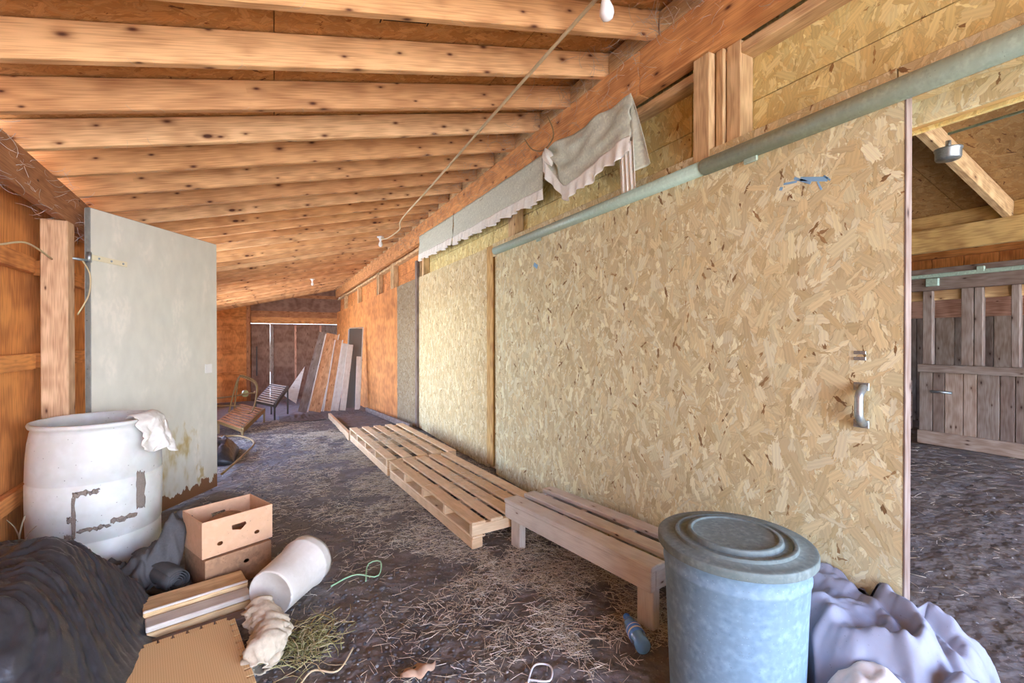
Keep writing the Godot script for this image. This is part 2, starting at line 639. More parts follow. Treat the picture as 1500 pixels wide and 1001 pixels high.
	M.valance = tri(Color(0.88, 0.90, 0.80), 0.95, tex.grain, 3.0)
	M.ruffle = tri(Color(0.95, 0.95, 0.90), 0.95, tex.faint, 4.0)
	M.cord = sm(Color(0.80, 0.72, 0.56), 0.8)
	M.straw = sm(Color(1, 1, 1), 0.9)
	M.straw.vertex_color_use_as_albedo = true
	M.white_board = sm(Color(0.84, 0.83, 0.79), 0.7, tex.pale, Vector3(1 / 1.4, 1 / 0.4, 1))
	M.tan_board = sm(Color(0.86, 0.68, 0.50), 0.8, tex.board, Vector3(1 / 1.4, 1 / 0.4, 1))
	M.iron = tri(Color(0.30, 0.26, 0.22), 0.6, tex.grain, 5.0)
	M.brass = tri(Color(0.62, 0.50, 0.30), 0.5, tex.grain, 5.0)
	M.blue_paint = sm(Color(0.52, 0.70, 0.82), 0.9)
	M.bottle = sm(Color(0.50, 0.76, 0.97, 0.42), 0.08)
	M.bottle.transparency = BaseMaterial3D.TRANSPARENCY_ALPHA
	M.bottle_label = sm(Color(0.22, 0.50, 0.86), 0.4)
	M.glass_dark = sm(Color(0.42, 0.43, 0.42), 0.12)
	M.bulb = sm(Color(0.95, 0.95, 0.93), 0.25)
	M.green_twine = sm(Color(0.62, 0.80, 0.62), 0.8)
	M.twig = tri(Color(0.62, 0.54, 0.44), 0.9, tex.grain, 8.0)
	M.ink = sm(Color(0.12, 0.10, 0.09), 0.9)
	M.blue_tub = sm(Color(0.30, 0.36, 0.50), 0.5)

# ------------------------------------------------------------------ the setting
func build_floor():
	var st := SurfaceTool.new()
	st.begin(Mesh.PRIMITIVE_TRIANGLES)
	var xs := []
	var x := -2.0
	while x < 7.05:
		xs.append(x)
		x += 0.06 if x < 2.6 else 0.16
	var ds := []
	var d := -3.2
	while d < 16.3:
		ds.append(d)
		d += 0.06 if d > -0.2 and d < 6.0 else 0.14
	for dd in ds:
		for xx in xs:
			st.set_uv(Vector2(xx, dd))
			st.add_vertex(V(xx, fh(xx, dd), dd))
	var w := xs.size()
	for j in ds.size() - 1:
		for i in w - 1:
			var k := j * w + i
			for q in [k, k + w, k + 1, k + 1, k + w, k + w + 1]:
				st.add_index(q)
	st.generate_normals()
	st.generate_tangents()
	var f := mi("floor", st.commit(), M.dirt, self)
	tag(f, "dark packed dirt floor of the barn aisle, littered with straw", "floor", "", "structure")
	var g := SurfaceTool.new()
	g.begin(Mesh.PRIMITIVE_TRIANGLES)
	var gd := [-40.0, -3.0, 3.5, 6.5, 11.0, 16.0, 45.0]
	for dd in gd:
		for xx in [-40.0, 40.0]:
			g.set_uv(Vector2(xx, dd))
			g.add_vertex(V(xx, flr(dd) - 0.09, dd))
	for j in gd.size() - 1:
		var k := j * 2
		for q in [k, k + 2, k + 1, k + 1, k + 2, k + 3]:
			g.add_index(q)
	g.generate_normals()
	g.generate_tangents()
	var yd := mi("yard_ground", g.commit(), M.yard, self)
	tag(yd, "pale gravel yard outside the barn around the dirt floor", "ground", "", "structure")

func build_ceiling():
	var c := setting("ceiling", "sloping barn roof of orange rafters under rough strand board", "ceiling")
	var sl := atan(0.241)
	var x0 := -2.15
	var x1 := 2.17
	var L := (x1 - x0) / cos(sl)
	var bas := Basis(Vector3(0, 0, 1), sl)
	for k in range(-13, 34):
		var d := 2.19 + 0.4058 * k
		var xm := (x0 + 1.92) / 2
		var Lr := (1.92 - x0) / cos(sl)
		bx("rafter", Vector3(Lr, 0.14, 0.04), V(xm, roof_l(xm) + 0.07 / cos(sl), d + 0.02), M.rafter[posmod(k * 7, 4)], c, bas, 0.004)
		# blocking above the header, between the rafters
		slab("blocking", 1.80, 1.84, roof_l(1.80) + 0.01, roof_l(1.80) + 0.13, d + 0.045, d + 0.40, M.stud, c)
	var dd := -3.2
	var row := 0
	while dd < 16.1:
		var dn := minf(dd + 2.436, 16.15)
		var cuts := [x0, -1.2, 0.0, 1.2, x1] if row % 2 == 0 else [x0, -0.6, 0.6, 1.6, x1]
		for i in 4:
			var a: float = cuts[i] + 0.002
			var b: float = cuts[i + 1] - 0.002
			var xm2 := (a + b) / 2
			bx("deck_sheet", Vector3((b - a) / cos(sl), 0.016, dn - dd - 0.004), V(xm2, roof_l(xm2) + 0.153 / cos(sl), (dd + dn) / 2), M.deck, c, bas, 0.001)
		# the far slope of the roof, seen through the doorway
		for i in 4:
			var a2 := 2.17 + i * 1.25
			var b2 := a2 + 1.246
			var xm3 := (a2 + b2) / 2
			bx("deck_sheet", Vector3((b2 - a2) / cos(sl), 0.016, dn - dd - 0.004), V(xm3, roof_r(xm3) + 0.153 / cos(sl), (dd + dn) / 2), M.deck_r, c, Basis(Vector3(0, 0, 1), -sl), 0.001)
		dd = dn
		row += 1
	# black mill stamp printed on the underside of a deck sheet: rows of small unreadable marks in an open frame
	var gs := SurfaceTool.new()
	gs.begin(Mesh.PRIMITIVE_TRIANGLES)
	var marks := [[0.0, 0.0, 0.006, 0.11], [0.22, 0.0, 0.006, 0.11], [0.11, -0.035, 0.2, 0.005]]
	for q in 26:
		marks.append([0.03 + 0.0135 * (q % 13), 0.005 + 0.022 * (q / 13), 0.009, 0.007 + 0.004 * ((q * 5) % 3)])
	for m in marks:
		gs.append_from(cbox(Vector3(m[2], 0.001, m[3]), 0.0003), 0, Transform3D(Basis.IDENTITY, Vector3(m[0], 0, m[1])))
	mi("mill_stamp", gs.commit(), M.ink, c, Transform3D(bas, V(-0.80, roof_l(-0.80) + 0.1425 / cos(sl), 2.00)))
	mi("mill_stamp", gs.commit(), M.ink, c, Transform3D(bas, V(0.42, roof_l(0.42) + 0.1425 / cos(sl), 2.02)))
	# roofing felt over everything keeps the light out of the joints
	for s in [[x0 - 0.05, x1, 1.0], [x1, 7.2, -1.0]]:
		var xm4: float = (s[0] + s[1]) / 2
		var yy: float = (roof_l(xm4) if s[2] > 0 else roof_r(xm4)) + 0.175 / cos(sl)
		bx("roofing", Vector3((s[1] - s[0]) / cos(sl) + 0.01, 0.02, 19.5), V(xm4, yy, 6.5), M.iron, c, Basis(Vector3(0, 0, 1), sl * s[2]), 0.001)
	var k2 := -4
	while k2 < 18:
		var d2 := 1.39 + 0.81 * k2
		var xa := 2.17
		var xb := 5.2
		var xm5 := (xa + xb) / 2
		bx("rafter", Vector3((xb - xa) / cos(sl), 0.14, 0.05), V(xm5, roof_r(xm5) + 0.07 / cos(sl), d2), M.stud, c, Basis(Vector3(0, 0, 1), -sl), 0.004)
		k2 += 1

func build_right_wall():
	var w := setting("wall_right", "right wall of strand board sheets on studs below a long header", "wall")
	# header beam and top plate
	slab("header_beam", 1.78, 1.86, 2.563, 2.81, -3.2, 1.9, M.header, w, 0.005)
	slab("header_beam", 1.78, 1.86, 2.563, 2.81, 1.903, 7.9, M.header, w, 0.005)
	slab("header_beam", 1.78, 1.86, 2.563, 2.81, 7.903, 15.95, M.header, w, 0.005)
	slab("top_plate", 1.85, 1.94, 2.50, 2.545, -3.2, 15.95, M.stud, w)
	# studs in pairs between the lower panels and the header
	var studs := [[1.46, 1.55, 1.795, 0], [1.412, 1.45, 1.83, 0], [1.335, 1.405, 1.845, 1], [3.49, 3.55, 1.845, 0], [3.56, 3.66, 1.87, 0], [6.2, 6.29, 1.845, 2], [6.35, 6.42, 1.84, 0], [8.02, 8.12, 1.845, 2], [8.15, 8.22, 1.84, 0], [9.3, 9.4, 1.85, 2], [9.43, 9.47, 1.84, 0], [11.8, 11.9, 1.845, 2], [14.2, 14.3, 1.845, 2], [-0.9, -0.8, 1.845, 0]]
	var sm_ := [M.stud, M.stud, M.stud]
	for s in studs:
		slab("stud", s[2], 1.935, 2.0, 2.56, s[0], s[1], sm_[s[3]], w)
	# sheets on the far side of the studs, seen above the lower panels
	var dd := -3.2
	while dd < 15.9:
		var dn := minf(dd + 2.44, 15.95)
		var mm: Material = M.osb_upper if dn < 7.0 else M.ply_orange
		slab("upper_sheet", 1.94, 1.956, 2.305, 2.83, dd + 0.002, dn - 0.002, mm, w, 0.001)
		slab("upper_sheet", 1.938, 1.954, 1.92, 2.30, dd + 0.002, dn - 0.002, mm, w, 0.001)
		slab("back_sheet", 1.957, 1.975, 2.0, 3.05, dd, dn, M.ply_brown, w, 0.001)
		dd = dn
	# lower sheets, from the doorway to the far end
	var lo := [[0.79, 2.36, M.osb_wall], [2.364, 3.84, M.osb_wall], [3.99, 6.36, M.osb_wall], [6.45, 7.66, M.osb_grey], [7.664, 8.88, M.ply_orange], [8.884, 10.1, M.ply_orange], [10.104, 11.3, M.ply_orange], [11.304, 12.5, M.ply_orange], [12.504, 13.7, M.ply_orange], [13.704, 15.95, M.ply_orange]]
	for p in lo:
		var y0 := flr(p[1]) + 0.02
		slab("lower_sheet", 1.825, 1.841, y0, 2.10, p[0], p[1], p[2], w, 0.001)
		slab("inner_sheet", 1.944, 1.956, y0 - 0.1, 2.0, p[0], p[1], M.osb_wall, w, 0.001)
	slab("sill", 1.85, 1.94, -0.75, -0.62, 11.0, 15.95, M.stud, w)
	slab("sill", 1.85, 1.94, -0.10, 0.05, 0.79, 6.0, M.stud, w)
	slab("sill", 1.85, 1.94, -0.45, -0.03, 6.0, 11.0, M.stud, w)
	# cover strips
	slab("cover_strip", 1.805, 1.826, 0.03, 2.10, 3.845, 3.985, M.tan_beam, w)
	slab("cover_strip", 1.79, 1.83, -0.04, 2.34, 6.365, 6.445, M.grey_wood[2], w)
	# above and beyond the doorway
	slab("door_header_sheet", 1.845, 1.861, 1.913, 2.10, -1.9, 0.785, M.osb_door, w, 0.001)
	slab("door_header", 1.865, 1.935, 1.93, 2.1, -1.9, 0.785, M.tan_beam, w)
	slab("jamb", 1.845, 1.935, 0.0, 1.93, 0.79, 0.85, M.stud, w)
	slab("near_sheet", 1.845, 1.861, 0.0, 2.10, -3.2, -1.905, M.osb_wall, w, 0.001)
	slab("near_inner_sheet", 1.93, 1.945, 0.0, 2.10, -3.2, -1.905, M.osb_wall, w, 0.001)
	# track board behind the pipe
	slab("track_board", 1.80, 1.824, 1.985, 2.105, 0.74, 3.84, M.osb_wall, w, 0.002)
	slab("track_board", 1.80, 1.844, 1.985, 2.105, -1.9, 0.736, M.osb_wall, w, 0.002)

func build_left_wall():
	var w := setting("wall_left", "left plywood wall with beam, post and rails, hidden beyond the grey door", "wall")
	var dirv := V(-0.0489, 0, 1).normalized()
	var along := func(d: float, off: float, y: float) -> Vector3:
		return V(wallx(d) + off, y, d)
	# beam of two boards under the rafters
	var bt := func(d: float) -> float: return roof_l(wallx(d) - 0.03) - 0.005
	var segs := [[-3.0, 2.2], [2.2, 7.0], [7.0, 11.5], [11.5, 15.85]]
	for s in segs:
		plank("beam_board", along.call(s[0], 0.02, bt.call(s[0]) - 0.055), along.call(s[1] - 0.004, 0.02, bt.call(s[1]) - 0.055), 0.11, 0.042, V(1, 0, 0), M.old_beam, w, 0.004)
		plank("beam_board", along.call(s[0], 0.045, bt.call(s[0]) - 0.165), along.call(s[1] - 0.004, 0.045, bt.call(s[1]) - 0.165), 0.108, 0.05, V(1, 0, 0), M.old_beam, w, 0.004)
	# posts
	for p in [[3.45, 0.02, 0.115, 0.1], [-2.0, 0.0, 0.1, 0.1], [0.6, 0.0, 0.1, 0.1], [5.0, 0.0, 0.1, 0.1], [6.9, 0.0, 0.1, 0.1], [9.4, 0.0, 0.1, 0.1], [11.2, 0.0, 0.1, 0.1], [13.6, 0.0, 0.1, 0.1]]:
		var pd: float = p[0]
		var px: float = wallx(pd) + p[1]
		slab("post", px - p[2] / 2, px + p[2] / 2, flr(pd) - 0.02, bt.call(pd) - 0.222, pd - p[3] / 2, pd + p[3] / 2, M.post, w, 0.005)
	# rails
	for s in [[0.0, 3.395], [3.505, 4.9]]:
		for y in [0.42, 1.10, 1.62]:
			plank("rail", along.call(s[0], -0.075, y), along.call(s[1], -0.075, y), 0.085, 0.04, V(1, 0, 0), M.ply_orange, w)
	for s in [[5.1, 6.8], [6.98, 9.3], [9.5, 11.1], [11.3, 13.5]]:
		plank("rail", along.call(s[0], -0.075, 0.2), along.call(s[1], -0.075, 0.1), 0.085, 0.04, V(1, 0, 0), M.ply_orange, w)
	# plywood sheathing on the outside; the bays between are open doorways and windows
	var bays := [[-3.0, -1.8, 0], [-1.8, -0.58, 0], [-0.58, 0.64, 0], [0.64, 1.86, 0], [1.86, 3.08, 0], [3.08, 4.95, 0], [4.95, 6.85, 1], [6.85, 9.4, 0], [9.4, 11.2, 2], [11.2, 13.6, 2], [13.6, 15.85, 0]]
	for b in bays:
		var a0: float = b[0] + 0.002
		var a1: float = b[1] - 0.002
		var y0 := flr(a1) - 0.08
		var y1: float = bt.call(a0) + 0.04
		var spans := [[y0, y1]]
		if b[2] == 1:
			spans = [[y1 - 0.25, y1]]
		elif b[2] == 2:
			spans = [[y0, 0.55], [y1 - 0.3, y1]]
		for s in spans:
			plank("sheathing", along.call(a0, -0.105, (s[0] + s[1]) / 2), along.call(a1, -0.105, (s[0] + s[1]) / 2), s[1] - s[0], 0.014, V(1, 0, 0), M.ply_orange, w, 0.001)

func build_back_wall():
	var w := setting("wall_back", "far end wall of weathered boards around a brown plywood door", "wall")
	var D := 15.92
	# left orange panel with rails
	slab("panel", -1.95, -0.64, -0.72, 1.955, D + 0.05, D + 0.065, M.ply_orange, w, 0.001)
	slab("panel", -1.95, -0.64, 1.955, 2.17, D + 0.05, D + 0.065, M.ply_orange, w, 0.001)
	for y in [0.19, 0.85, 1.55, 1.86]:
		slab("rail", -1.80, -0.74, y - 0.05, y + 0.05, D, D + 0.045, M.ply_orange, w)
	slab("corner_post", -0.75, -0.64, -0.72, 2.24, D - 0.06, D + 0.05, M.old_beam, w, 0.005)
	# head boards and gable boards, cut to the roof slope
	slab("head_board", -0.64, 1.84, 1.70, 1.90, D, D + 0.05, M.header, w)
	slab("head_board", -0.64, 1.84, 1.90, 2.09, D, D + 0.05, M.old_beam, w)
	var xs := [-0.66, -0.1, 0.55, 1.17, 1.90]
	for i in 4:
		var a: float = xs[i]
		var b: float = xs[i + 1] + 0.002
		var poly := PackedVector2Array([Vector2(a, 2.085), Vector2(b, 2.085), Vector2(b, minf(2.502 if i > 1 else 9.0, roof_l(b) + 0.13)), Vector2(a, minf(2.502 if i > 1 else 9.0, roof_l(a) + 0.13))])
		mi("gable_board", prism(poly, 0.02), M.ply_brown, w, Transform3D(Basis.IDENTITY, Vector3(0, 0, -D - 0.03)))
	for i in 2:
		var a2 := 0.55 + i * 0.62
		var b2 := a2 + 0.622 + 0.1 * i
		mi("gable_board", prism(PackedVector2Array([Vector2(a2, 2.50), Vector2(b2, 2.50), Vector2(b2, roof_l(b2) + 0.12), Vector2(a2, roof_l(a2) + 0.12)]), 0.02), M.ply_brown, w, Transform3D(Basis.IDENTITY, Vector3(0, 0, -D - 0.03)))
	slab("rail", 0.5, 1.83, 2.52, 2.62, D - 0.03, D + 0.015, M.old_beam, w)
	mi("gable_board", prism(PackedVector2Array([Vector2(-2.0, 2.162), Vector2(-0.64, 2.162), Vector2(-0.64, roof_l(-0.64) + 0.13), Vector2(-2.0, 2.17)]), 0.02), M.ply_orange, w, Transform3D(Basis.IDENTITY, Vector3(0, 0, -D - 0.06)))
	# the right-hand half of the building
	for i in 8:
		slab("siding_board", 1.9 + i * 0.65, 2.545 + i * 0.65, -0.8, 2.9 - i * 0.2, D + 0.02, D + 0.04, M.ply_brown, w)
	var dr := setting("door_1", "weathered brown plywood double door in the far end wall", "door")
	var cuts := [-0.642, -0.12, 0.55, 1.28, 1.85]
	for i in 4:
		slab("door_panel", cuts[i] + (0.0025 if i < 2 else 0.0), cuts[i + 1], -0.70, 1.6975, D + 0.02, D + 0.04, M.ply_brown if i < 3 else M.grey_wood[2], dr)
	slab("batten", -0.105, -0.02, -0.6, 1.66, D - 0.02, D + 0.02, M.grey_wood[0], dr)
	slab("batten", 0.562, 0.62, -0.6, 1.66, D - 0.01, D + 0.02, M.ply_pink, dr)
	slab("batten", 1.292, 1.35, -0.6, 1.66, D - 0.01, D + 0.02, M.ply_pink, dr)
	slab("hasp_strap", -0.50, -0.46, 0.1, 1.0, D - 0.015, D + 0.02, M.iron, dr)

func build_far_side():
	# outer wall of the bay behind the doorway
	var w := setting("wall_outer", "outer wall beyond the stalls, pale plywood over grey boards", "wall")
	var k := 0
	var d := -3.2
	while d < 15.9:
		var n := d + rng.randf_range(0.13, 0.22)
		if d < 5.0 and d > 0.5:
			slab("siding_board", 6.90, 6.93, 0.0, 1.47, d, n - 0.006, M.grey_wood[k % 3], w)
		k += 1
		d = n
	slab("siding_sheet", 6.95, 6.97, -0.9, 2.0, -3.2, 15.95, M.ply_pink, w)
	slab("siding_sheet", 6.90, 6.93, -0.9, 1.47, 5.3, 15.95, M.grey_wood[0], w)
	# upper planks and beam above the stall fronts
	var b := setting("trim_1", "tan plywood faced beam under the far roof slope", "beam")
	slab("beam_face", 5.14, 5.20, 1.99, 2.19, -3.2, 15.9, M.tan_beam, b)
	for i in 5:
		slab("beam_upper_board", 5.20, 5.24, 2.18, 2.32, -3.2 + i * 3.9, 0.69 + i * 3.9, M.tan_beam, b)
	var ob := setting("trim_2", "orange planks above the stall track", "planks")
	for i in 30:
		slab("plank", 5.88, 5.90, 1.83, 2.12, -1.0 + i * 0.24, -0.766 + i * 0.24, M.ply_orange, ob)
	slab("rail", 5.82, 5.88, 2.02, 2.09, -1.0, 6.2, M.ply_orange, ob)
	# stall front
	var s := thing("stall_front", "grey board stall front with open uprights beyond the doorway", "partition", V(5.4, 0.2, 0.5))
	var o := V(5.4, 0.2, 0.5)
	var add := func(n: String, x0: float, x1: float, y0: float, y1: float, d0: float, d1: float, m: Material):
		var r := boxr(x0, x1, y0, y1, d0, d1)
		return bx(n, r[0], r[1] - o, m, s)
	add.call("top_beam", 5.37, 5.43, 1.67, 1.87, -2.0, 4.5, M.grey_wood[2])
	add.call("mid_rail", 5.35, 5.42, 0.915, 0.985, -2.0, 2.03, M.grey_wood[0])
	add.call("bottom_rail", 5.35, 5.385, 0.25, 0.37, -2.0, 2.03, M.grey_wood[1])
	add.call("upper_rail", 5.44, 5.48, 1.58, 1.67, -2.0, 4.5, M.stud)
	var dd := 2.03
	var i2 := 0
	while dd > -1.9:
		var wd: float = [0.10, 0.085, 0.125, 0.09, 0.14, 0.09, 0.15, 0.1][i2 % 8]
		add.call("board", 5.39, 5.41, 0.27, 0.92, dd - wd + 0.004, dd, M.grey_wood[(i2 * 2 + i2 / 3) % 3])
		dd -= wd
		i2 += 1
	for p in [[1.94, 2.01], [1.66, 1.74], [1.60, 1.655], [1.38, 1.43], [0.95, 1.05], [0.3, 0.4]]:
		add.call("upright", 5.40, 5.46, 0.985, 1.67, p[0], p[1], M.grey_wood[0])
	for i in 6:
		add.call("far_upright", 5.44, 5.50, 0.3, 1.6, 2.2 + i * 0.45, 2.27 + i * 0.45, M.grey_wood[2])
	mi("latch", tube([V(5.34, 0.74, 1.93) - o, V(5.34, 0.74, 1.78) - o], 0.012), M.zinc, s)
	var tr := thing("sliding_track", "pale green metal track along the stall beam", "track", V(5.36, 1.8, 0.5))
	bx("rail", Vector3(0.03, 0.035, 6.4), V(0, 0, 0.75), M.pipe, tr)
	bx("bracket", Vector3(0.035, 0.05, 0.05), V(0, 0.02, 1.1), M.pipe, tr)
	bx("bracket", Vector3(0.035, 0.07, 0.09), V(-0.01, -0.06, 1.42), M.pipe, tr)
	var tb := thing("plastic_tub", "dark blue plastic tub on planks past the stall front's edge", "tub", V(5.85, 0.777, 2.75))
	mi("body", lathe([Vector2(0.0, 0.0), Vector2(0.17, 0.0), Vector2(0.19, 0.22), Vector2(0.2, 0.23), Vector2(0.2, 0.25), Vector2(0.18, 0.25), Vector2(0.16, 0.02), Vector2(0.0, 0.02)], 28), M.blue_tub, tb)
	for i in 4:
		var pk := bx("stacked_plank", Vector3(0.5, 0.13, 1.1), V(5.85, 0.318 + 0.131 * i, 2.9), M.grey_wood[1], self, Basis(Vector3.UP, 0.06 * (i % 2)), 0.006)
		pk.name = numbered("timber_block")
		tag(pk, ["lowest", "second lowest", "third lowest", "topmost"][i] + " grey timber in the stack under the blue tub", "timber", "timbers stacked under the tub")
	# junction box and conduit on the far roof slope
	var jb := thing("junction_box", "round galvanized junction box on the rafter beyond the doorway", "junction box", V(3.83, 2.40, 1.30))
	mi("body", lathe([Vector2(0.0, -0.03), Vector2(0.06, -0.03), Vector2(0.065, -0.02), Vector2(0.065, 0.025), Vector2(0.07, 0.03), Vector2(0.07, 0.04), Vector2(0.0, 0.04)], 24), M.zinc, jb)
	mi("connector", tube([Vector3(0, 0.04, 0), Vector3(0.0, 0.09, 0)], 0.015), M.zinc, jb)
	var cd := mi("conduit", tube([V(3.83, 2.535, 1.3), V(3.83, 2.535, -2.5)], 0.009), M.pipe, self)
	tag(cd, "thin grey conduit running under the far roof slope", "conduit")
	# near end wall of the right-hand half, with its own wide doorway
	var e := setting("wall_front", "near end wall of the stall side with a wide doorway", "wall")
	slab("sheet", 5.6, 6.95, -0.1, 2.1, -3.2, -3.18, M.ply_brown, e)
	slab("sheet", 1.95, 2.6, -0.1, 2.9, -3.2, -3.18, M.ply_brown, e)

func build_sliding_door():
	var o := V(1.742, 0, 2.16)
	var s := setting("door_2", "wide pale strand board sliding door hanging from a pipe track", "door")
	s.position = o
	slab("panel", -0.008, 0.008, 0.03, 1.985, -1.468, 1.468, M.osb_door, s, 0.0015)
	slab("edge_strip", 0.009, 0.026, 0.03, 1.96, -1.466, -1.43, M.grey_wood[2], s)
	slab("edge_trim", -0.009, 0.026, 0.03, 1.985, -1.474, -1.4685, M.grey_wood[2], s, 0.001)
	# pull handle
	var hp := V(-0.016, 1.0, -1.355)
	var hn := mi("handle", tube(curve([hp + Vector3(0.006, 0.062, 0.005), hp + Vector3(-0.012, 0.05, 0.008), hp + Vector3(-0.034, 0.036, 0.012), hp + Vector3(-0.036, 0.0, 0.012), hp + Vector3(-0.034, -0.036, 0.012), hp + Vector3(-0.012, -0.05, 0.008), hp + Vector3(0.006, -0.062, 0.005)], 22), 0.0125, 12), M.zinc, s)
	for sg in [-1, 1]:
		bx("mounting_plate", Vector3(0.005, 0.026, 0.046), hp + Vector3(0.005, 0.062 * sg, 0.0), M.zinc, hn, Basis.IDENTITY, 0.002)
	for y in [1.155, 1.175]:
		bx("latch_plate", Vector3(0.004, 0.011, 0.036), V(-0.0105, y, -1.35), M.zinc, s, Basis.IDENTITY, 0.001)
	# blue paint daubs
	var dabs := [[1.80, -1.20, 0.10, 0.016, 0.30], [1.807, -1.16, 0.07, 0.010, 0.55], [1.812, -1.115, 0.05, 0.008, 0.1], [1.77, -1.22, 0.035, 0.007, 1.2], [1.79, -1.245, 0.03, 0.006, 0.8], [1.80, -1.08, 0.012, 0.012, 0.3]]
	for b in dabs:
		bx("paint_daub", Vector3(0.0012, b[3], b[2]), V(-0.0087, b[0], b[1]), M.blue_paint, s, Basis(Vector3.RIGHT, b[4]), 0.0004)
	bx("paint_daub", Vector3(0.0012, 0.03, 0.06), V(-0.0087, 1.77, 0.78), M.blue_paint, s, Basis(Vector3.RIGHT, 0.5), 0.0004)
	for d in [-0.96, 0.72]:
		var h := bx("hanger", Vector3(0.012, 0.05, 0.06), V(-0.018, 1.965, d), M.pipe, s)
		bx("hanger_arm", Vector3(0.01, 0.06, 0.03), V(-0.02, 1.99, d), M.pipe, h)
	# pipe track
	var p := thing("pipe_track", "long green-grey steel pipe track above the sliding door", "pipe", V(1.722, 1.995, 0.0))
	mi("pipe", tube([V(0, 0, 1.43), V(0, 0, 2.5), V(0, 0, 3.62)], 0.033, 18), M.pipe, p)
	mi("pipe", tube([V(0, 0, -1.9), V(0, 0, 0.4), V(0, 0, 1.425)], 0.036, 18), M.pipe, p)
	mi("end_plug", tube([V(0, 0, 3.621), V(0, 0, 3.63)], 0.024, 14), M.iron, p)
	for d in [-0.4, 0.9, 1.9, 2.9]:
		bx("strap", Vector3(0.055, 0.02, 0.05), V(0.038, 0.036, d), M.pipe, p)

func build_grey_door():
	var a := V(-0.96, 0, 3.53)
	var b := V(-0.42, 0, 4.44)
	var dv := (b - a).normalized()
	var n := dv.cross(Vector3.UP).normalized()
	var g := setting("door_3", "open grey painted slab door behind the white barrel", "door")
	g.position = a
	var L := (b - a).length()
	var bas := Basis(dv, Vector3.UP, dv.cross(Vector3.UP))
	g.basis = bas
	bx("slab", Vector3(L, 1.99, 0.034), Vector3(L / 2, 1.002, -0.019), tri(Color(0.62, 0.62, 0.58), 0.6, tex.grain, 1.0), g, Basis.IDENTITY, 0.002)
	for s in [1.0, -1.0]:
		mi("face_skin", skin(L - 0.004, 1.984, 0.003), M.door, g, Transform3D(Basis.IDENTITY, Vector3(L / 2, 1.002, -0.019 + s * 0.0185)))
	for y in [1.70]:
		for s in [1.0]:
			var h := bx("hinge_strap", Vector3(0.24, 0.032, 0.006), Vector3(0.115, y, 0.005), M.cream, g, Basis(Vector3(0, 0, 1), -0.03), 0.002)
			for k in 3:
				mi("screw", lathe([Vector2(0, 0), Vector2(0.007, 0), Vector2(0.006, 0.003), Vector2(0, 0.0035)], 10), M.zinc, h, Transform3D(Basis(Vector3.RIGHT, PI / 2), Vector3(-0.07 + k * 0.08, 0, 0.003)))
			mi("hinge_pin", tube([Vector3(-0.012, y - 0.03, 0.004), Vector3(-0.012, y + 0.03, 0.004)], 0.012), M.zinc, g)
			mi("hinge_hook", tube([Vector3(-0.012, y - 0.02, 0.004), Vector3(-0.10, y - 0.015, -0.04)], 0.008), M.zinc, g)
	bx("white_plate", Vector3(0.075, 0.07, 0.006), Vector3(L - 0.1, 0.985, 0.004), M.white, g, Basis.IDENTITY, 0.002)

func skin(w: float, h: float, t: float) -> ArrayMesh:
	var st := SurfaceTool.new()
	st.begin(Mesh.PRIMITIVE_TRIANGLES)
	st.set_smooth_group(-1)
	for s in [1.0, -1.0]:
		var c := [Vector3(-w / 2, -h / 2, s * t / 2), Vector3(-w / 2, h / 2, s * t / 2), Vector3(w / 2, h / 2, s * t / 2), Vector3(w / 2, -h / 2, s * t / 2)]
		var ord := [0, 1, 2, 0, 2, 3] if s > 0 else [0, 2, 1, 0, 3, 2]
		for i in ord:
			st.set_uv(Vector2(c[i].x / w + 0.5, 0.5 - c[i].y / h))
			st.add_vertex(c[i])
	return finish(st)

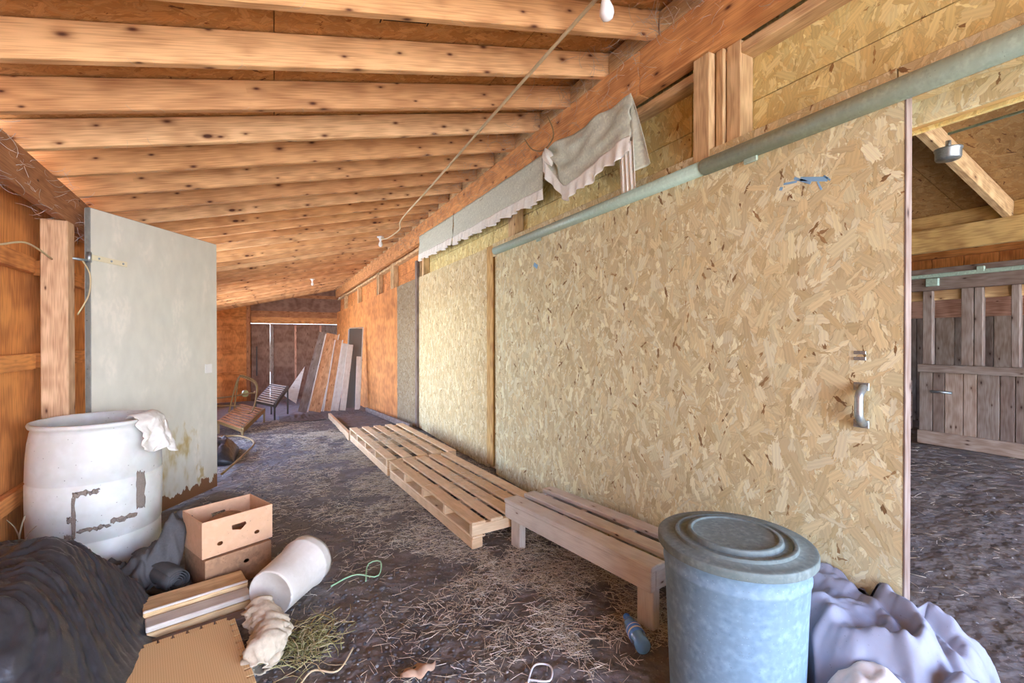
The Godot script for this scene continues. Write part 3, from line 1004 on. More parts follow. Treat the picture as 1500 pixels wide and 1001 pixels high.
# ------------------------------------------------------------------ things on the left
func build_barrel():
	var c := V(-0.835, 0.0, 3.17)
	var b := thing("plastic_barrel", "large white plastic barrel with its top cut off, beside the grey door", "barrel", c)
	b.rotation.z = 0.0
	var pr := []
	for p in [[0.0, 0.0], [0.22, 0.0], [0.25, 0.015], [0.262, 0.05], [0.266, 0.13], [0.2665, 0.215], [0.262, 0.222], [0.262, 0.228], [0.268, 0.236], [0.272, 0.40], [0.272, 0.50], [0.267, 0.507], [0.267, 0.513], [0.271, 0.52], [0.268, 0.62], [0.262, 0.70], [0.254, 0.755], [0.249, 0.77], [0.262, 0.778], [0.266, 0.79], [0.262, 0.80], [0.254, 0.802], [0.249, 0.795], [0.243, 0.76], [0.256, 0.69], [0.262, 0.5], [0.256, 0.1], [0.22, 0.02], [0.0, 0.015]]:
		pr.append(Vector2(p[0], p[1]))
	mi("body", lathe(pr, 64, 0.012), M.barrel, b)
	# torn tape and label residue stuck to the side that faces the room
	var patch := func(a0: float, a1: float, y0: float, y1: float, sd: float) -> ArrayMesh:
		return sheet(10, 8, func(u: float, v: float) -> Vector3:
			var a := lerpf(a0, a1, u)
			var y := lerpf(y0, y1, v)
			a += 0.035 * nz.get_noise_2d(v * 5.0 + sd, u * 2.0) * (1.0 if u > 0.5 else 0.4)
			y += 0.02 * nz.get_noise_2d(u * 5.0, sd + v * 2.0)
			return Vector3(cos(a), 0, sin(a)) * 0.2745 + Vector3(0, y, 0), 0.002)
	# angle 0 is +x, angle PI/2 is towards the viewer's end of the aisle
	var base := 1.05
	mi("tape_residue", patch.call(base - 0.30, base - 0.46, 0.34, 0.53, 1.0), M.residue, b)
	mi("tape_residue", patch.call(base + 0.62, base + 0.57, 0.28, 0.46, 5.0), M.residue, b)
	mi("tape_residue", patch.call(base + 0.60, base + 0.25, 0.468, 0.485, 9.0), M.residue, b)
	mi("tape_residue", patch.call(base + 0.55, base + 0.1, 0.292, 0.302, 13.0), M.residue, b)
	mi("tape_residue", patch.call(base + 0.1, base - 0.30, 0.305, 0.325, 17.0), M.residue, b)
	mi("tape_residue", patch.call(base + 0.68, base + 0.56, 0.34, 0.37, 23.0), M.residue, b)
	mi("tape_residue", patch.call(base + 0.72, base + 0.58, 0.25, 0.28, 27.0), M.residue, b)
	# cloth over the rim
	var cl := mi("cloth_scrap", sheet(22, 26, func(u: float, v: float) -> Vector3:
		var a := lerpf(0.75, -0.15, u) + 0.12 * nz.get_noise_2d(u * 3.0, v * 4.0)
		var r: float
		var y: float
		if v < 0.35:
			r = lerpf(0.19, 0.262, v / 0.35)
			y = 0.79 + 0.022 * sin(v / 0.35 * PI) + 0.012
		else:
			var t := (v - 0.35) / 0.65
			r = 0.275 + 0.05 * t + 0.02 * sin(u * 14.0 + t * 2.0) * t
			y = 0.805 - t * (0.15 + 0.06 * u + 0.02 * sin(u * 9.0))
		r += 0.008 * nz.get_noise_2d(u * 7.0, v * 7.0)
		return c + Vector3(cos(a) * r, y, sin(a) * r), 0.003), M.cloth_white, self)
	tag(cl, "crumpled white cloth draped over the barrel's rim", "cloth")
	var tw := thing("dead_twig", "pale bare dead twig standing against the left wall", "twig", V(-1.0, 0.0, 2.78))
	mi("stem", tube(curve([V(0, 0.0, 0), V(0.01, 0.2, 0.01), V(0.0, 0.34, 0), V(0.02, 0.44, 0.0)], 10), 0.006, 6, 0.5), M.twig, tw)
	for t in [[0.22, -0.10, 0.27, 0.0], [0.30, 0.05, 0.38, 0.02], [0.33, -0.05, 0.42, 0.03], [0.27, -0.06, 0.22, 0.05], [0.15, 0.06, 0.22, 0.0]]:
		mi("branch", tube(curve([V(0.005, t[0], 0), V(t[1] * 0.5, (t[0] + t[2]) / 2 + 0.01, t[3]), V(t[1], t[2], t[3])], 6), 0.0035, 5, 0.5), M.twig, tw)

func build_left_pile():
	# black plastic wrapped bale
	var bale := mi("wrapped_bale", sheet(110, 150, func(u: float, v: float) -> Vector3:
		var x := lerpf(-1.0, -0.37, u)
		var d := lerpf(1.62, 2.66, v)
		# side slopes to the right and front
		var ex := smoothstep(0.0, 0.06, u) * pow(1.0 - smoothstep(0.30, 1.0, u), 0.9)
		var ed := pow(smoothstep(0.0, 0.42, v), 0.75) * (1.0 - smoothstep(0.86, 1.0, v))
		var h := 0.40 * minf(ex * 1.0, 1.0) * ed
		h += 0.02 * exp(-pow((v - 0.80) / 0.04, 2.0)) * ex
		var along := (x * 0.8 + d * 0.35)
		var across := (x * 0.5 - d * 0.9 + h * 1.3)
		var wr := nz.get_noise_2d(along * 2.2, across * 34.0) * 0.014 + nz.get_noise_2d(along * 3.0 + 7.0, across * 9.0) * 0.022 + nz.get_noise_2d(x * 14.0, d * 14.0) * 0.008
		h += wr * smoothstep(0.02, 0.12, h)
		return V(x, fh(x, d) + maxf(h, 0.006), d), 0.004), M.black, self)
	tag(bale, "big mound wrapped in wrinkled black plastic in front of the barrel", "bale")
	# landscape fabric: loose sheet and the roll at its end
	var lf := thing("landscape_fabric", "dark charcoal landscape fabric, loose sheet ending in a tight roll", "fabric", V(-0.5, 0.0, 2.9))
	var o := V(-0.5, 0.0, 2.9)
	mi("loose_sheet", sheet(40, 40, func(u: float, v: float) -> Vector3:
		var x := lerpf(-0.76, -0.40, u) + 0.06 * (v - 0.5)
		var d := lerpf(2.66, 2.87, v)
		var h := 0.06 + 0.20 * exp(-pow((u - 0.95 + 0.35 * (1.0 - v)) / 0.35, 2.0)) * smoothstep(0.0, 0.7, v) + 0.05 * v
		h += 0.07 * nz.get_noise_2d(u * 3.6, v * 2.0 + 5.0) + 0.03 * (1.0 - absf(sin((u * 1.4 - v * 0.8) * 5.0))) + 0.008 * nz.get_noise_2d(u * 14.0, v * 14.0)
		return V(x, fh(x, d) + maxf(h, 0.012), d) - o, 0.004), M.fabric, lf)
	var ra := V(-0.405, 0.075, 2.62)
	var rb := V(-0.60, 0.10, 2.90)
	var rd := (rb - ra).normalized()
	var rs := rd.cross(Vector3.UP).normalized()
	var ru := rs.cross(rd)
	mi("roll", sheet(90, 6, func(u: float, v: float) -> Vector3:
		var a := u * TAU * 4.2 + 1.0
		var r := 0.012 + 0.042 * u
		return ra.lerp(rb, v) + (rs * cos(a) + ru * sin(a)) * (r * (1.0 + 0.25 * v)) - o, 0.003), M.fabric, lf)
	# lower carton
	var ang := 0.40
	var bs := Basis(Vector3.UP, ang)
	var ctr := V(-0.215, 0.0, 2.78)
	var c2 := thing("cardboard_carton", "closed dull brown cardboard carton under the open fruit box", "box", ctr)
	c2.basis = bs
	carton(c2, Vector3(0.30, 0.165, 0.30), M.card_b, false)
	var c1 := thing("fruit_box", "open orange-brown cardboard fruit box with hand holes", "box", ctr + Vector3(0, 0.17, 0.0))
	c1.basis = Basis(Vector3.UP, ang + 0.03)
	carton(c1, Vector3(0.325, 0.175, 0.26), M.card, true)
	var dsk := mi("round_disc", lathe([Vector2(0, 0.012), Vector2(0.05, 0.02), Vector2(0.075, 0.008), Vector2(0.085, 0.0), Vector2(0.05, -0.004), Vector2(0, -0.004)], 26), M.card_b, self, Transform3D(Basis(Vector3(0, 0, 1), 0.15), ctr + Vector3(-0.02, 0.285, -0.01)))
	tag(dsk, "round brown disc lying inside the open fruit box", "disc")
	# wooden crate lid of planks, foam mat before it
	var wc := thing("plank_crate", "low weathered box of planks between the carton and foam mat", "crate", V(-0.30, 0.0, 2.41))
	wc.basis = Basis(Vector3.UP, 0.24).scaled(Vector3(1, 0.8, 1))
	bx("plank", Vector3(0.38, 0.03, 0.15), Vector3(0, 0.100, -0.055), M.stud, wc)
	bx("plank", Vector3(0.37, 0.028, 0.085), Vector3(0.0, 0.082, 0.07), M.bench, wc)
	bx("plank", Vector3(0.37, 0.055, 0.022), Vector3(0.0, 0.036, 0.10), M.stud, wc)
	bx("end_board", Vector3(0.022, 0.075, 0.2), Vector3(0.17, 0.04, -0.02), M.stud, wc)
	bx("end_board", Vector3(0.022, 0.075, 0.2), Vector3(-0.17, 0.04, -0.02), M.stud, wc)
	bx("edge_batten", Vector3(0.38, 0.012, 0.014), Vector3(0, 0.119, 0.012), M.bench, wc)
	var dp := thing("dark_board", "narrow dark board lying along the back of the foam mat", "board", V(-0.36, 0.018, 2.232))
	dp.basis = Basis(Vector3.UP, 0.20)
	bx("board", Vector3(0.50, 0.03, 0.07), Vector3(0, 0.0, 0), M.grey_wood[2], dp)
	# interlocking foam mat
	var n := 12
	var S := 0.60
	var te := 0.022
	var ms := SurfaceTool.new()
	ms.begin(Mesh.PRIMITIVE_TRIANGLES)
	ms.append_from(prism(PackedVector2Array([Vector2(te, te), Vector2(S - te, te), Vector2(S - te, S - te), Vector2(te, S - te)]), 0.014), 0, Transform3D.IDENTITY)
	var pit := (S - 2 * te) / n
	var tooth := prism(PackedVector2Array([Vector2(pit * 0.16, 0.001), Vector2(pit * 0.84, 0.001), Vector2(pit * 0.94, -te), Vector2(pit * 0.06, -te)]), 0.014)
	for side in 4:
		for i in n:
			var tb := Transform3D(Basis(Vector3(0, 0, 1), side * PI / 2), Vector3(S / 2, S / 2, 0))
			ms.append_from(tooth, 0, tb * Transform3D(Basis.IDENTITY, Vector3(-S / 2 + te + i * pit, -S / 2 + te, 0)))
	var mt := mi("foam_mat", ms.commit(), M.mat, self)
	var ux := V(-0.97, 0, -0.20).normalized()
	var vz := V(0.16, 0, -0.98).normalized()
	mt.transform = Transform3D(Basis(-ux, Vector3.UP.cross(ux) * -1.0, Vector3.UP), V(-0.155, 0.045, 2.245))
	mt.basis = Basis(ux, ux.cross(Vector3.UP) * -1.0, Vector3.UP)
	tag(mt, "tan textured foam mat with interlocking teeth at the lower left", "mat")
	# bucket on its side
	var ba := V(-0.02, 0.108, 2.24)
	var bb := V(0.14, 0.12, 2.47)
	var bd := (bb - ba).normalized()
	var bk := thing("plastic_bucket", "dirty white plastic bucket lying on its side with a torn rim", "bucket", ba)
	var bxs := bd.cross(Vector3.UP).normalized()
	bk.basis = Basis(bxs, bd, bxs.cross(bd)).scaled_local(Vector3(0.82, 0.80, 0.82))
	mi("body", lathe([Vector2(0, 0.004), Vector2(0.115, 0.004), Vector2(0.12, 0.0), Vector2(0.126, 0.01), Vector2(0.129, 0.06), Vector2(0.130, 0.10), Vector2(0.140, 0.30), Vector2(0.147, 0.303), Vector2(0.149, 0.315), Vector2(0.143, 0.36), Vector2(0.146, 0.375), Vector2(0.138, 0.372), Vector2(0.130, 0.28), Vector2(0.12, 0.05), Vector2(0, 0.012)], 44, 0.02), M.bucket, bk)
	mi("torn_rim", sheet(14, 5, func(u: float, v: float) -> Vector3:
		var a := lerpf(0.2, 1.5, u) + PI
		var r := 0.15 + 0.006 * v
		return Vector3(cos(a) * r, 0.345 + v * 0.045 + 0.012 * sin(u * 31.0) * v, sin(a) * r), 0.002), M.bucket, bk)
	# crumpled paper feed sack
	var sk := mi("paper_sack", sheet(36, 44, func(u: float, v: float) -> Vector3:
		var cl := V(lerpf(-0.055, 0.0, v), 0.0, lerpf(2.17, 1.86, v))
		var a := u * TAU
		var w := lerpf(0.058, 0.062, v) * (1.0 - 0.6 * smoothstep(0.85, 1.0, v)) + 0.022 * nz.get_noise_2d(cos(a) * 1.6 + 3.0, v * 5.0 + sin(a) * 1.6)
		var hh := lerpf(0.065, 0.045, v) * (1.0 - 0.5 * smoothstep(0.8, 1.0, v))
		var fold := 0.025 * nz.get_noise_2d(v * 6.0 + 11.0, sin(a) * 2.0 + cos(a))
		var p := cl + Vector3(cos(a) * (w + fold), hh + sin(a) * hh * (1.0 + 3.0 * fold) + 0.014, 0)
		p.x += 0.05 * sin(v * 5.0) * v
		return p, 0.003), M.sack, self)
	tag(sk, "crumpled cream paper sack lying beside the foam mat", "sack")

func carton(p: Node3D, s: Vector3, m: Material, open: bool):
	var t := 0.005
	for k in 2:
		var front := CSGCombiner3D.new()
		front.name = "front_panel" if k == 0 else "back_panel"
		p.add_child(front, true)
		front.position = Vector3(0, s.y / 2, (s.z / 2) * (1 if k == 0 else -1))
		var b := CSGBox3D.new()
		b.name = "sheet"
		b.size = Vector3(s.x, s.y, t)
		b.material = m
		front.add_child(b)
		var holes := [[0.0, 0.01], [-0.085, -0.035], [0.085, -0.035]] if open else [[0.03, 0.02]]
		for h in holes.size():
			if open and h == 0:
				var pg := CSGPolygon3D.new()
				pg.name = "hand_hole"
				pg.polygon = PackedVector2Array([Vector2(-0.035, 0.015), Vector2(0.03, 0.018), Vector2(0.036, 0.004), Vector2(0.008, -0.018), Vector2(-0.03, -0.006)])
				pg.depth = 0.06
				pg.operation = CSGShape3D.OPERATION_SUBTRACTION
				pg.material = m
				pg.position = Vector3(holes[h][0], holes[h][1] + 0.01, 0.03)
				front.add_child(pg)
			else:
				var cy := CSGCylinder3D.new()
				cy.name = "vent_hole"
				cy.radius = 0.013
				cy.height = 0.06
				cy.sides = 16
				cy.material = m
				cy.operation = CSGShape3D.OPERATION_SUBTRACTION
				cy.rotation.x = PI / 2
				cy.scale = Vector3(1.0, 1.0, 0.75)
				cy.position = Vector3(holes[h][0], holes[h][1], 0)
				front.add_child(cy)
	for sg in [-1, 1]:
		bx("side_panel", Vector3(t, s.y, s.z - t), Vector3((s.x / 2 - t / 2) * sg, s.y / 2, 0), m, p, Basis.IDENTITY, 0.001)
	bx("bottom", Vector3(s.x - 2 * t, t, s.z - t), Vector3(0, t, 0), m, p, Basis.IDENTITY, 0.001)
	if not open:
		bx("flap", Vector3(s.x - 2 * t, t, s.z / 2 - t), Vector3(0, s.y - 0.004, s.z / 4), m, p, Basis.IDENTITY, 0.001)
		bx("flap", Vector3(s.x - 2 * t, t, s.z / 2 - t), Vector3(0, s.y - 0.004, -s.z / 4), m, p, Basis.IDENTITY, 0.001)

# ------------------------------------------------------------------ along the right wall
func build_pallets():
	for k in 2:
		var a := V(1.0, 0, 2.41) if k == 0 else V(0.875, 0, 4.06)
		var b := V(0.88, 0, 4.0) if k == 0 else V(0.81, -0.03, 5.85)
		var L := (b - a).length()
		var p := thing("pallet", "pale wooden pallet nearer the bench" if k == 0 else "straw strewn wooden pallet behind the other, by the far timber", "pallet", a + Vector3(0, 0.012, 0), "pallets along the right wall")
		var dv := (b - a).normalized()
		p.basis = Basis(dv.cross(Vector3.UP).normalized(), Vector3.UP, -dv)
		# local: x across to the wall, -z along
		var W := 0.57 if k == 0 else 0.66
		bx("skid_timber", Vector3(0.07, 0.062, L - 0.02), Vector3(0.04, 0.028, -L / 2), M.pallet_b, p)
		bx("skid_timber", Vector3(0.07, 0.062, L - 0.02), Vector3(W - 0.04, 0.028, -L / 2), M.pallet_b, p)
		for i in 5:
			var nx := 0.045 + i * (W - 0.09) / 4.0
			bx("deck_board", Vector3(0.085 if i != 0 else 0.09, 0.017, L), Vector3(nx, 0.145, -L / 2), M.pallet if (i + k) % 3 else M.pallet_b, p)
		bx("bottom_board", Vector3(0.085, 0.014, L), Vector3(0.045, 0.067, -L / 2), M.pallet, p)
		bx("bottom_board", Vector3(0.085, 0.014, L), Vector3(W - 0.045, 0.067, -L / 2), M.pallet, p)
		for i in 5:
			var z := 0.022 + i * (L - 0.044) / 4.0
			bx("stringer", Vector3(W - 0.004, 0.0625, 0.036), Vector3(W / 2, 0.1053, -z), M.pallet, p)
	var tm := mi("timber_plank", cbox(Vector3(3.0, 0.09, 0.045), 0.004), M.pallet_b, self, Transform3D(Basis(Vector3(0.02, -0.062, -1).normalized(), Vector3.UP, Vector3(1, 0, 0.02)).orthonormalized(), V(0.86, -0.085, 7.42)))
	tag(tm, "long timber on edge continuing past the farther pallet", "timber")
	var tm2 := mi("timber_plank", cbox(Vector3(3.4, 0.08, 0.04), 0.004), M.grey_wood[2], self, Transform3D(Basis(Vector3(0.0, -0.066, -1).normalized(), Vector3.UP, Vector3(1, 0, 0)).orthonormalized(), V(1.66, -0.10, 7.9)))
	tag(tm2, "grey timber lying along the foot of the far wall sheets", "timber")

func build_bench():
	var a := V(1.36, 0, 1.378)
	var b := V(1.194, 0, 2.39)
	var L := (b - a).length()
	var dv := (b - a).normalized()
	var p := thing("slatted_bench", "low greyed wooden slatted bench between pallet and dustbin", "bench", a)
	p.basis = Basis(dv.cross(Vector3.UP).normalized(), Vector3.UP, -dv)
	var H := 0.285
	for i in 3:
		var cx: float = [0.05, 0.19, 0.335][i]
		bx("slat", Vector3([0.10, 0.085, 0.08][i], 0.024, L), Vector3(cx, H - 0.012, -L / 2), M.bench, p)
	bx("apron", Vector3(0.034, 0.085, L - 0.01), Vector3(0.02, H - 0.067, -L / 2), M.bench, p)
	bx("apron", Vector3(0.034, 0.085, L - 0.01), Vector3(0.355, H - 0.067, -L / 2), M.bench, p)
	for z in [0.022, 0.33, 0.66, L - 0.022]:
		bx("cross_rail", Vector3(0.30, 0.085, 0.034), Vector3(0.188, H - 0.067, -z), M.bench, p)
	for q in [[0.06, 0.06], [0.06, L - 0.06], [0.315, 0.06], [0.315, L - 0.06]]:
		bx("leg", Vector3(0.045, H - 0.028, 0.085), Vector3(q[0], (H - 0.028) / 2, -q[1]), M.bench, p)
	var bt := thing("water_bottle", "small blue plastic water bottle lying by the bench leg", "bottle", V(1.247, 0.04, 1.30))
	var bd := V(0.079, 0.0, 0.19).normalized()
	var s := bd.cross(Vector3.UP).normalized()
	bt.basis = Basis(s, bd, s.cross(bd))
	mi("body", lathe([Vector2(0, 0.006), Vector2(0.02, 0.0), Vector2(0.03, 0.006), Vector2(0.0315, 0.03), Vector2(0.029, 0.05), Vector2(0.0315, 0.06), Vector2(0.0315, 0.12), Vector2(0.029, 0.135), Vector2(0.0305, 0.145), Vector2(0.024, 0.165), Vector2(0.013, 0.18), Vector2(0.0125, 0.195)], 24), M.bottle, bt)
	var wl := mi("wrap_label", lathe([Vector2(0.0322, 0.063), Vector2(0.0324, 0.064), Vector2(0.0324, 0.117), Vector2(0.0322, 0.118)], 24), M.bottle_label, bt)
	mi("label_stripe", lathe([Vector2(0.0326, 0.082), Vector2(0.0328, 0.083), Vector2(0.0328, 0.090), Vector2(0.0326, 0.091)], 24), M.white, wl)
	mi("label_stripe", lathe([Vector2(0.0326, 0.106), Vector2(0.0328, 0.1065), Vector2(0.0328, 0.110), Vector2(0.0326, 0.1105)], 24), M.white, wl)
	mi("cap", lathe([Vector2(0, 0.205), Vector2(0.0135, 0.205), Vector2(0.0145, 0.203), Vector2(0.0145, 0.19), Vector2(0.012, 0.189)], 20), M.bottle_label, bt)

func build_can_and_cloth():
	var c := V(1.30, 0.0, 0.96)
	var g := thing("rubbish_bin", "large round blue-grey plastic dustbin with a lid in the foreground", "bin", c)
	var pr := []
	for p in [[0.0, 0.0], [0.19, 0.0], [0.197, 0.01], [0.205, 0.15], [0.214, 0.36], [0.2195, 0.455], [0.223, 0.46], [0.2235, 0.468], [0.2205, 0.472], [0.2225, 0.50], [0.226, 0.505], [0.227, 0.53], [0.215, 0.53], [0.208, 0.3], [0.19, 0.02], [0.0, 0.012]]:
		pr.append(Vector2(p[0], p[1]))
	mi("body", lathe(pr, 64, 0.006), M.can, g)
	g.scale = Vector3(0.955, 1.09, 0.955)
	var lp := []
	for p in [[0.229, 0.512], [0.238, 0.512], [0.2395, 0.5125], [0.2405, 0.514], [0.2405, 0.533], [0.2395, 0.5355], [0.237, 0.5365], [0.225, 0.5375], [0.188, 0.5385], [0.1875, 0.539], [0.185, 0.546], [0.1835, 0.5465], [0.174, 0.547], [0.173, 0.5465], [0.170, 0.541], [0.169, 0.5405], [0.148, 0.541], [0.147, 0.5415], [0.144, 0.553], [0.1425, 0.5545], [0.132, 0.555], [0.130, 0.5545], [0.128, 0.551], [0.126, 0.5505], [0.06, 0.5515], [0.0, 0.552]]:
		lp.append(Vector2(p[0], p[1]))
	mi("lid", lathe(lp, 64, 0.004), M.can_lid, g)
	# tarpaulin heap against the sliding door
	var heap := mi("cloth_heap", sheet(130, 150, func(u: float, v: float) -> Vector3:
		var x := lerpf(1.36, 2.04, u)
		var d := lerpf(0.30, 1.16, v)
		var dx := (x - 1.66) / (0.24 if x < 1.66 else 0.36)
		var dd := (d - 0.80) / (0.46 if d < 0.80 else 0.34)
		var s := sqrt(dx * dx + dd * dd)
		var h := 0.41 * pow(maxf(0.0, 1.0 - s * s), 0.6)
		var wx := x + 0.09 * nz2(x * 3.0, d * 3.0)
		var wd := d + 0.09 * nz2(x * 3.0 + 20.0, d * 3.0)
		var r1 := pow(0.5 + 0.5 * sin((wd * 1.1 + wx * 0.75) * 26.0 + 2.5 * nz2(wx * 2.0, wd * 2.0)), 1.6)
		var r2 := 0.5 + 0.5 * sin((wx * 1.2 - wd * 0.5) * 38.0 + 4.0 * nz2(wx * 3.0 + 5.0, wd * 3.0))
		h += (0.070 * r1 + 0.018 * r2 - 0.035 + 0.016 * nz.get_noise_2d(x * 7.0 + d * 5.0, d * 9.0) + 0.006 * nz.get_noise_2d(x * 26.0, d * 20.0)) * smoothstep(0.03, 0.2, h)
		if d > 0.655 and x > 1.722:
			x = 1.722
		# keep clear of the bin
		var q := Vector2(x - 1.30, d - 0.96)
		if q.length() < 0.225:
			q = q.normalized() * 0.225
			x = 1.30 + q.x
			d = 0.96 + q.y
		if d > 0.655 and x > 1.722:
			x = 1.722
		return V(x, 0.006 + fh(x, d) + h, d), 0.005), M.tarp, self)
	tag(heap, "heap of folded lavender-grey tarpaulin between dustbin and doorway", "tarpaulin")
	var ws := mi("white_sack", sheet(40, 30, func(u: float, v: float) -> Vector3:
		var x := lerpf(1.34, 1.64, u)
		var d := lerpf(0.50, 0.80, v)
		var h := 0.29 * pow(sin(PI * clampf(u, 0, 1)), 0.5) * pow(sin(PI * v), 0.5)
		h += 0.02 * nz.get_noise_2d(u * 5.0, v * 4.0) * smoothstep(0.02, 0.1, h)
		return V(x, fh(x, d) + h + 0.008, d), 0.004), M.cloth_white, self)
	tag(ws, "white sack under the front of the tarpaulin heap", "sack")

# ------------------------------------------------------------------ far end of the aisle
func build_far_things():
	# boards leaning in a row: foot x, top x, height of top, width, material, label
	var bs := [
		[0.50, 0.94, 1.36, 0.16, M.grey_wood[2], "brown weathered board, leftmost of the leaning boards"],
		[0.74, 1.12, 1.33, 0.24, M.tan_board, "wide tan board with white edges leaning beside the leftmost one"],
		[0.98, 1.24, 1.20, 0.13, M.tan_board, "narrow tan board leaning in the middle of the row"],
		[1.13, 1.38, 1.12, 0.13, M.white_board, "white board leaning next to the narrow tan one"],
		[1.27, 1.46, 1.10, 0.12, M.white_board, "white board leaning before the dark framed pane"],
		[1.56, 1.63, 0.84, 0.10, M.white_board, "short white board, rightmost of the leaning boards"]]
	var d0 := 10.1
	for i in bs.size():
		var b: Array = bs[i]
		var d := d0 + 0.06 * (5 - i)
		var foot := V(b[0], flr(d) + 0.02, d)
		var top := V(b[1], b[2], d + 0.22)
		var o := thing("leaning_board", b[5], "board", foot, "boards leaning at the far end")
		plank("board", Vector3.ZERO, top - foot, b[3], 0.025, V(0, 0.3, -1), b[4], o)
		if i == 1 or i == 2:
			var off: Vector3 = Vector3(b[3] / 2 + 0.012, 0.0, 0.02)
			plank("white_edge", off, top - foot + off, 0.025, 0.03, V(0, 0.3, -1), M.white_board, o)
			plank("white_edge", -off * Vector3(1, 1, -1), top - foot - off * Vector3(1, 1, -1), 0.025, 0.03, V(0, 0.3, -1), M.white_board, o)
	var pn := thing("framed_pane", "tall dark framed pane leaning behind the white boards", "pane", V(1.50, flr(10.4), 10.4))
	var pt := V(0.12, 1.78, 0.25)
	plank("pane", V(0, 0.04, 0), pt, 0.28, 0.008, V(0, 0.2, -1), M.glass_dark, pn)
	plank("frame_side", V(0.15, 0.02, 0), pt + V(0.15, 0.02, 0), 0.025, 0.03, V(0, 0.2, -1), M.white_board, pn)
	plank("frame_side", V(-0.15, 0.02, 0), pt + V(-0.15, -0.02, 0), 0.025, 0.03, V(0, 0.2, -1), M.zinc, pn)
	plank("frame_top", pt + V(-0.14, 0, 0), pt + V(0.15, 0.02, 0), 0.025, 0.03, V(0, 0.2, -1), M.white_board, pn)
	var tb := mi("white_offcut", prism(PackedVector2Array([Vector2(-0.22, -0.1), Vector2(0.18, 0.52), Vector2(0.0, -0.28)]), 0.02), M.white_board, self, Transform3D(Basis(Vector3.RIGHT, -0.3), V(0.40, 0.14, 10.6)))
	tag(tb, "white triangular board offcut left of the leaning boards", "board")
	# slatted cot frames
	var frames := [
		[V(-0.72, 0.02, 7.8), V(-0.40, -0.05, 7.35), V(-0.16, 0.0, 8.9), V(-0.52, 0.08, 9.1), "rusty slatted cot frame lying flat by the grey door", M.brass],
		[V(-0.30, 0.10, 9.3), V(0.0, 0.02, 9.2), V(0.24, 0.22, 10.5), V(-0.06, 0.28, 10.6), "dark slatted frame propped up before the leaning boards", M.iron]]
	for f in frames:
		var o: Vector3 = f[0]
		var fr := thing("slatted_cot", f[4], "frame", o, "slatted frames at the far end")
		plank("side_rail", f[0] - o, f[3] - o, 0.04, 0.04, Vector3.UP, f[5], fr)
		plank("side_rail", f[1] - o, f[2] - o, 0.04, 0.07, Vector3.UP, f[5], fr)
		for i in 10:
			var t := 0.02 + i / 9.4
			plank("slat", f[0].lerp(f[3], t) - o + Vector3(0, 0.02, 0), f[1].lerp(f[2], t) - o + Vector3(0, 0.02, 0), 0.055, 0.012, Vector3.UP, M.tan_board if f[5] == M.brass else M.white_board, fr)
		for e in [[0, 1], [3, 2]]:
			plank("end_rail", f[e[0]] - o, f[e[1]] - o, 0.035, 0.04, Vector3.UP, f[5], fr)
		for k in 4:
			var cpt: Vector3 = f[k]
			var fy := fh(cpt.x, -cpt.z)
			if cpt.y - fy > 0.03:
				plank("leg", cpt - o, Vector3(cpt.x, fy, cpt.z) - o, 0.03, 0.03, Vector3.RIGHT, f[5], fr)
	# bent tube chair frame
	var cf := thing("tube_chair_frame", "bent tubular chair frame standing on the cot frame", "chair frame", V(-0.5, 0.05, 8.4))
	for s in [0.0, 0.28]:
		mi("tube_loop", tube(curve([V(-0.14 + s * 0.2, 0.02, s), V(-0.02, 0.52, s - 0.03), V(0.06, 0.56, s), V(0.24, 0.42, s), V(0.20, 0.06, s), V(0.12, -0.02, s), V(-0.1, 0.0, s), V(-0.14 + s * 0.2, 0.02, s)], 40), 0.012, 7), M.brass, cf)
	mi("crossbar", tube([V(-0.02, 0.5, -0.03), V(-0.02, 0.5, 0.25)], 0.01, 7), M.brass, cf)
	mi("crossbar", tube([V(0.21, 0.3, 0.0), V(0.21, 0.3, 0.28)], 0.01, 7), M.brass, cf)
	mi("arm_tube", tube(curve([V(-0.62, 0.33, 0.3), V(-0.36, 0.22, 0.3), V(0.22, 0.28, 0.3)], 16), 0.012, 7), M.brass, cf)
	mi("arm_tube", tube(curve([V(-0.62, 0.12, 0.25), V(-0.36, 0.1, 0.25), V(0.0, 0.08, 0.28)], 16), 0.012, 7), M.brass, cf)
	var ball := mi("glass_float", lathe([Vector2(0, -0.06), Vector2(0.035, -0.05), Vector2(0.06, 0.0), Vector2(0.035, 0.05), Vector2(0, 0.06)], 16), sm(Color(0.7, 0.72, 0.5), 0.15), self, Transform3D(Basis.IDENTITY, V(-0.44, 0.30, 8.9)))
	tag(ball, "shiny yellowish ball caught in the tube chair frame", "ball")
	# crumpled sheeting on the ground before the boards
	var sh := mi("old_sheeting", sheet(40, 24, func(u: float, v: float) -> Vector3:
		var x := lerpf(0.06, 0.80, u)
		var d := lerpf(8.6, 9.9, v)
		var e := sin(PI * u) * sin(PI * v)
		return V(x, fh(x, d) + 0.012 + e * (0.05 + 0.06 * nz.get_noise_2d(u * 8.0, v * 5.0)), d), 0.004), tri(Color(0.42, 0.38, 0.34), 0.8, tex.grain, 2.0), self)
	tag(sh, "crumpled grey-brown sheeting on the ground before the leaning boards", "sheeting")
	var lump := mi("dark_bag", sheet(30, 30, func(u: float, v: float) -> Vector3:
		var x := lerpf(-0.68, -0.36, u)
		var d := lerpf(5.3, 6.1, v)
		var e := pow(maxf(0.0, sin(PI * u) * sin(PI * v)), 0.5)
		return V(x, fh(x, d) + 0.01 + e * (0.20 + 0.04 * nz.get_noise_2d(u * 4.0, v * 4.0)), d), 0.004), M.black, self)
	tag(lump, "small black bag on the floor just past the grey door", "bag")
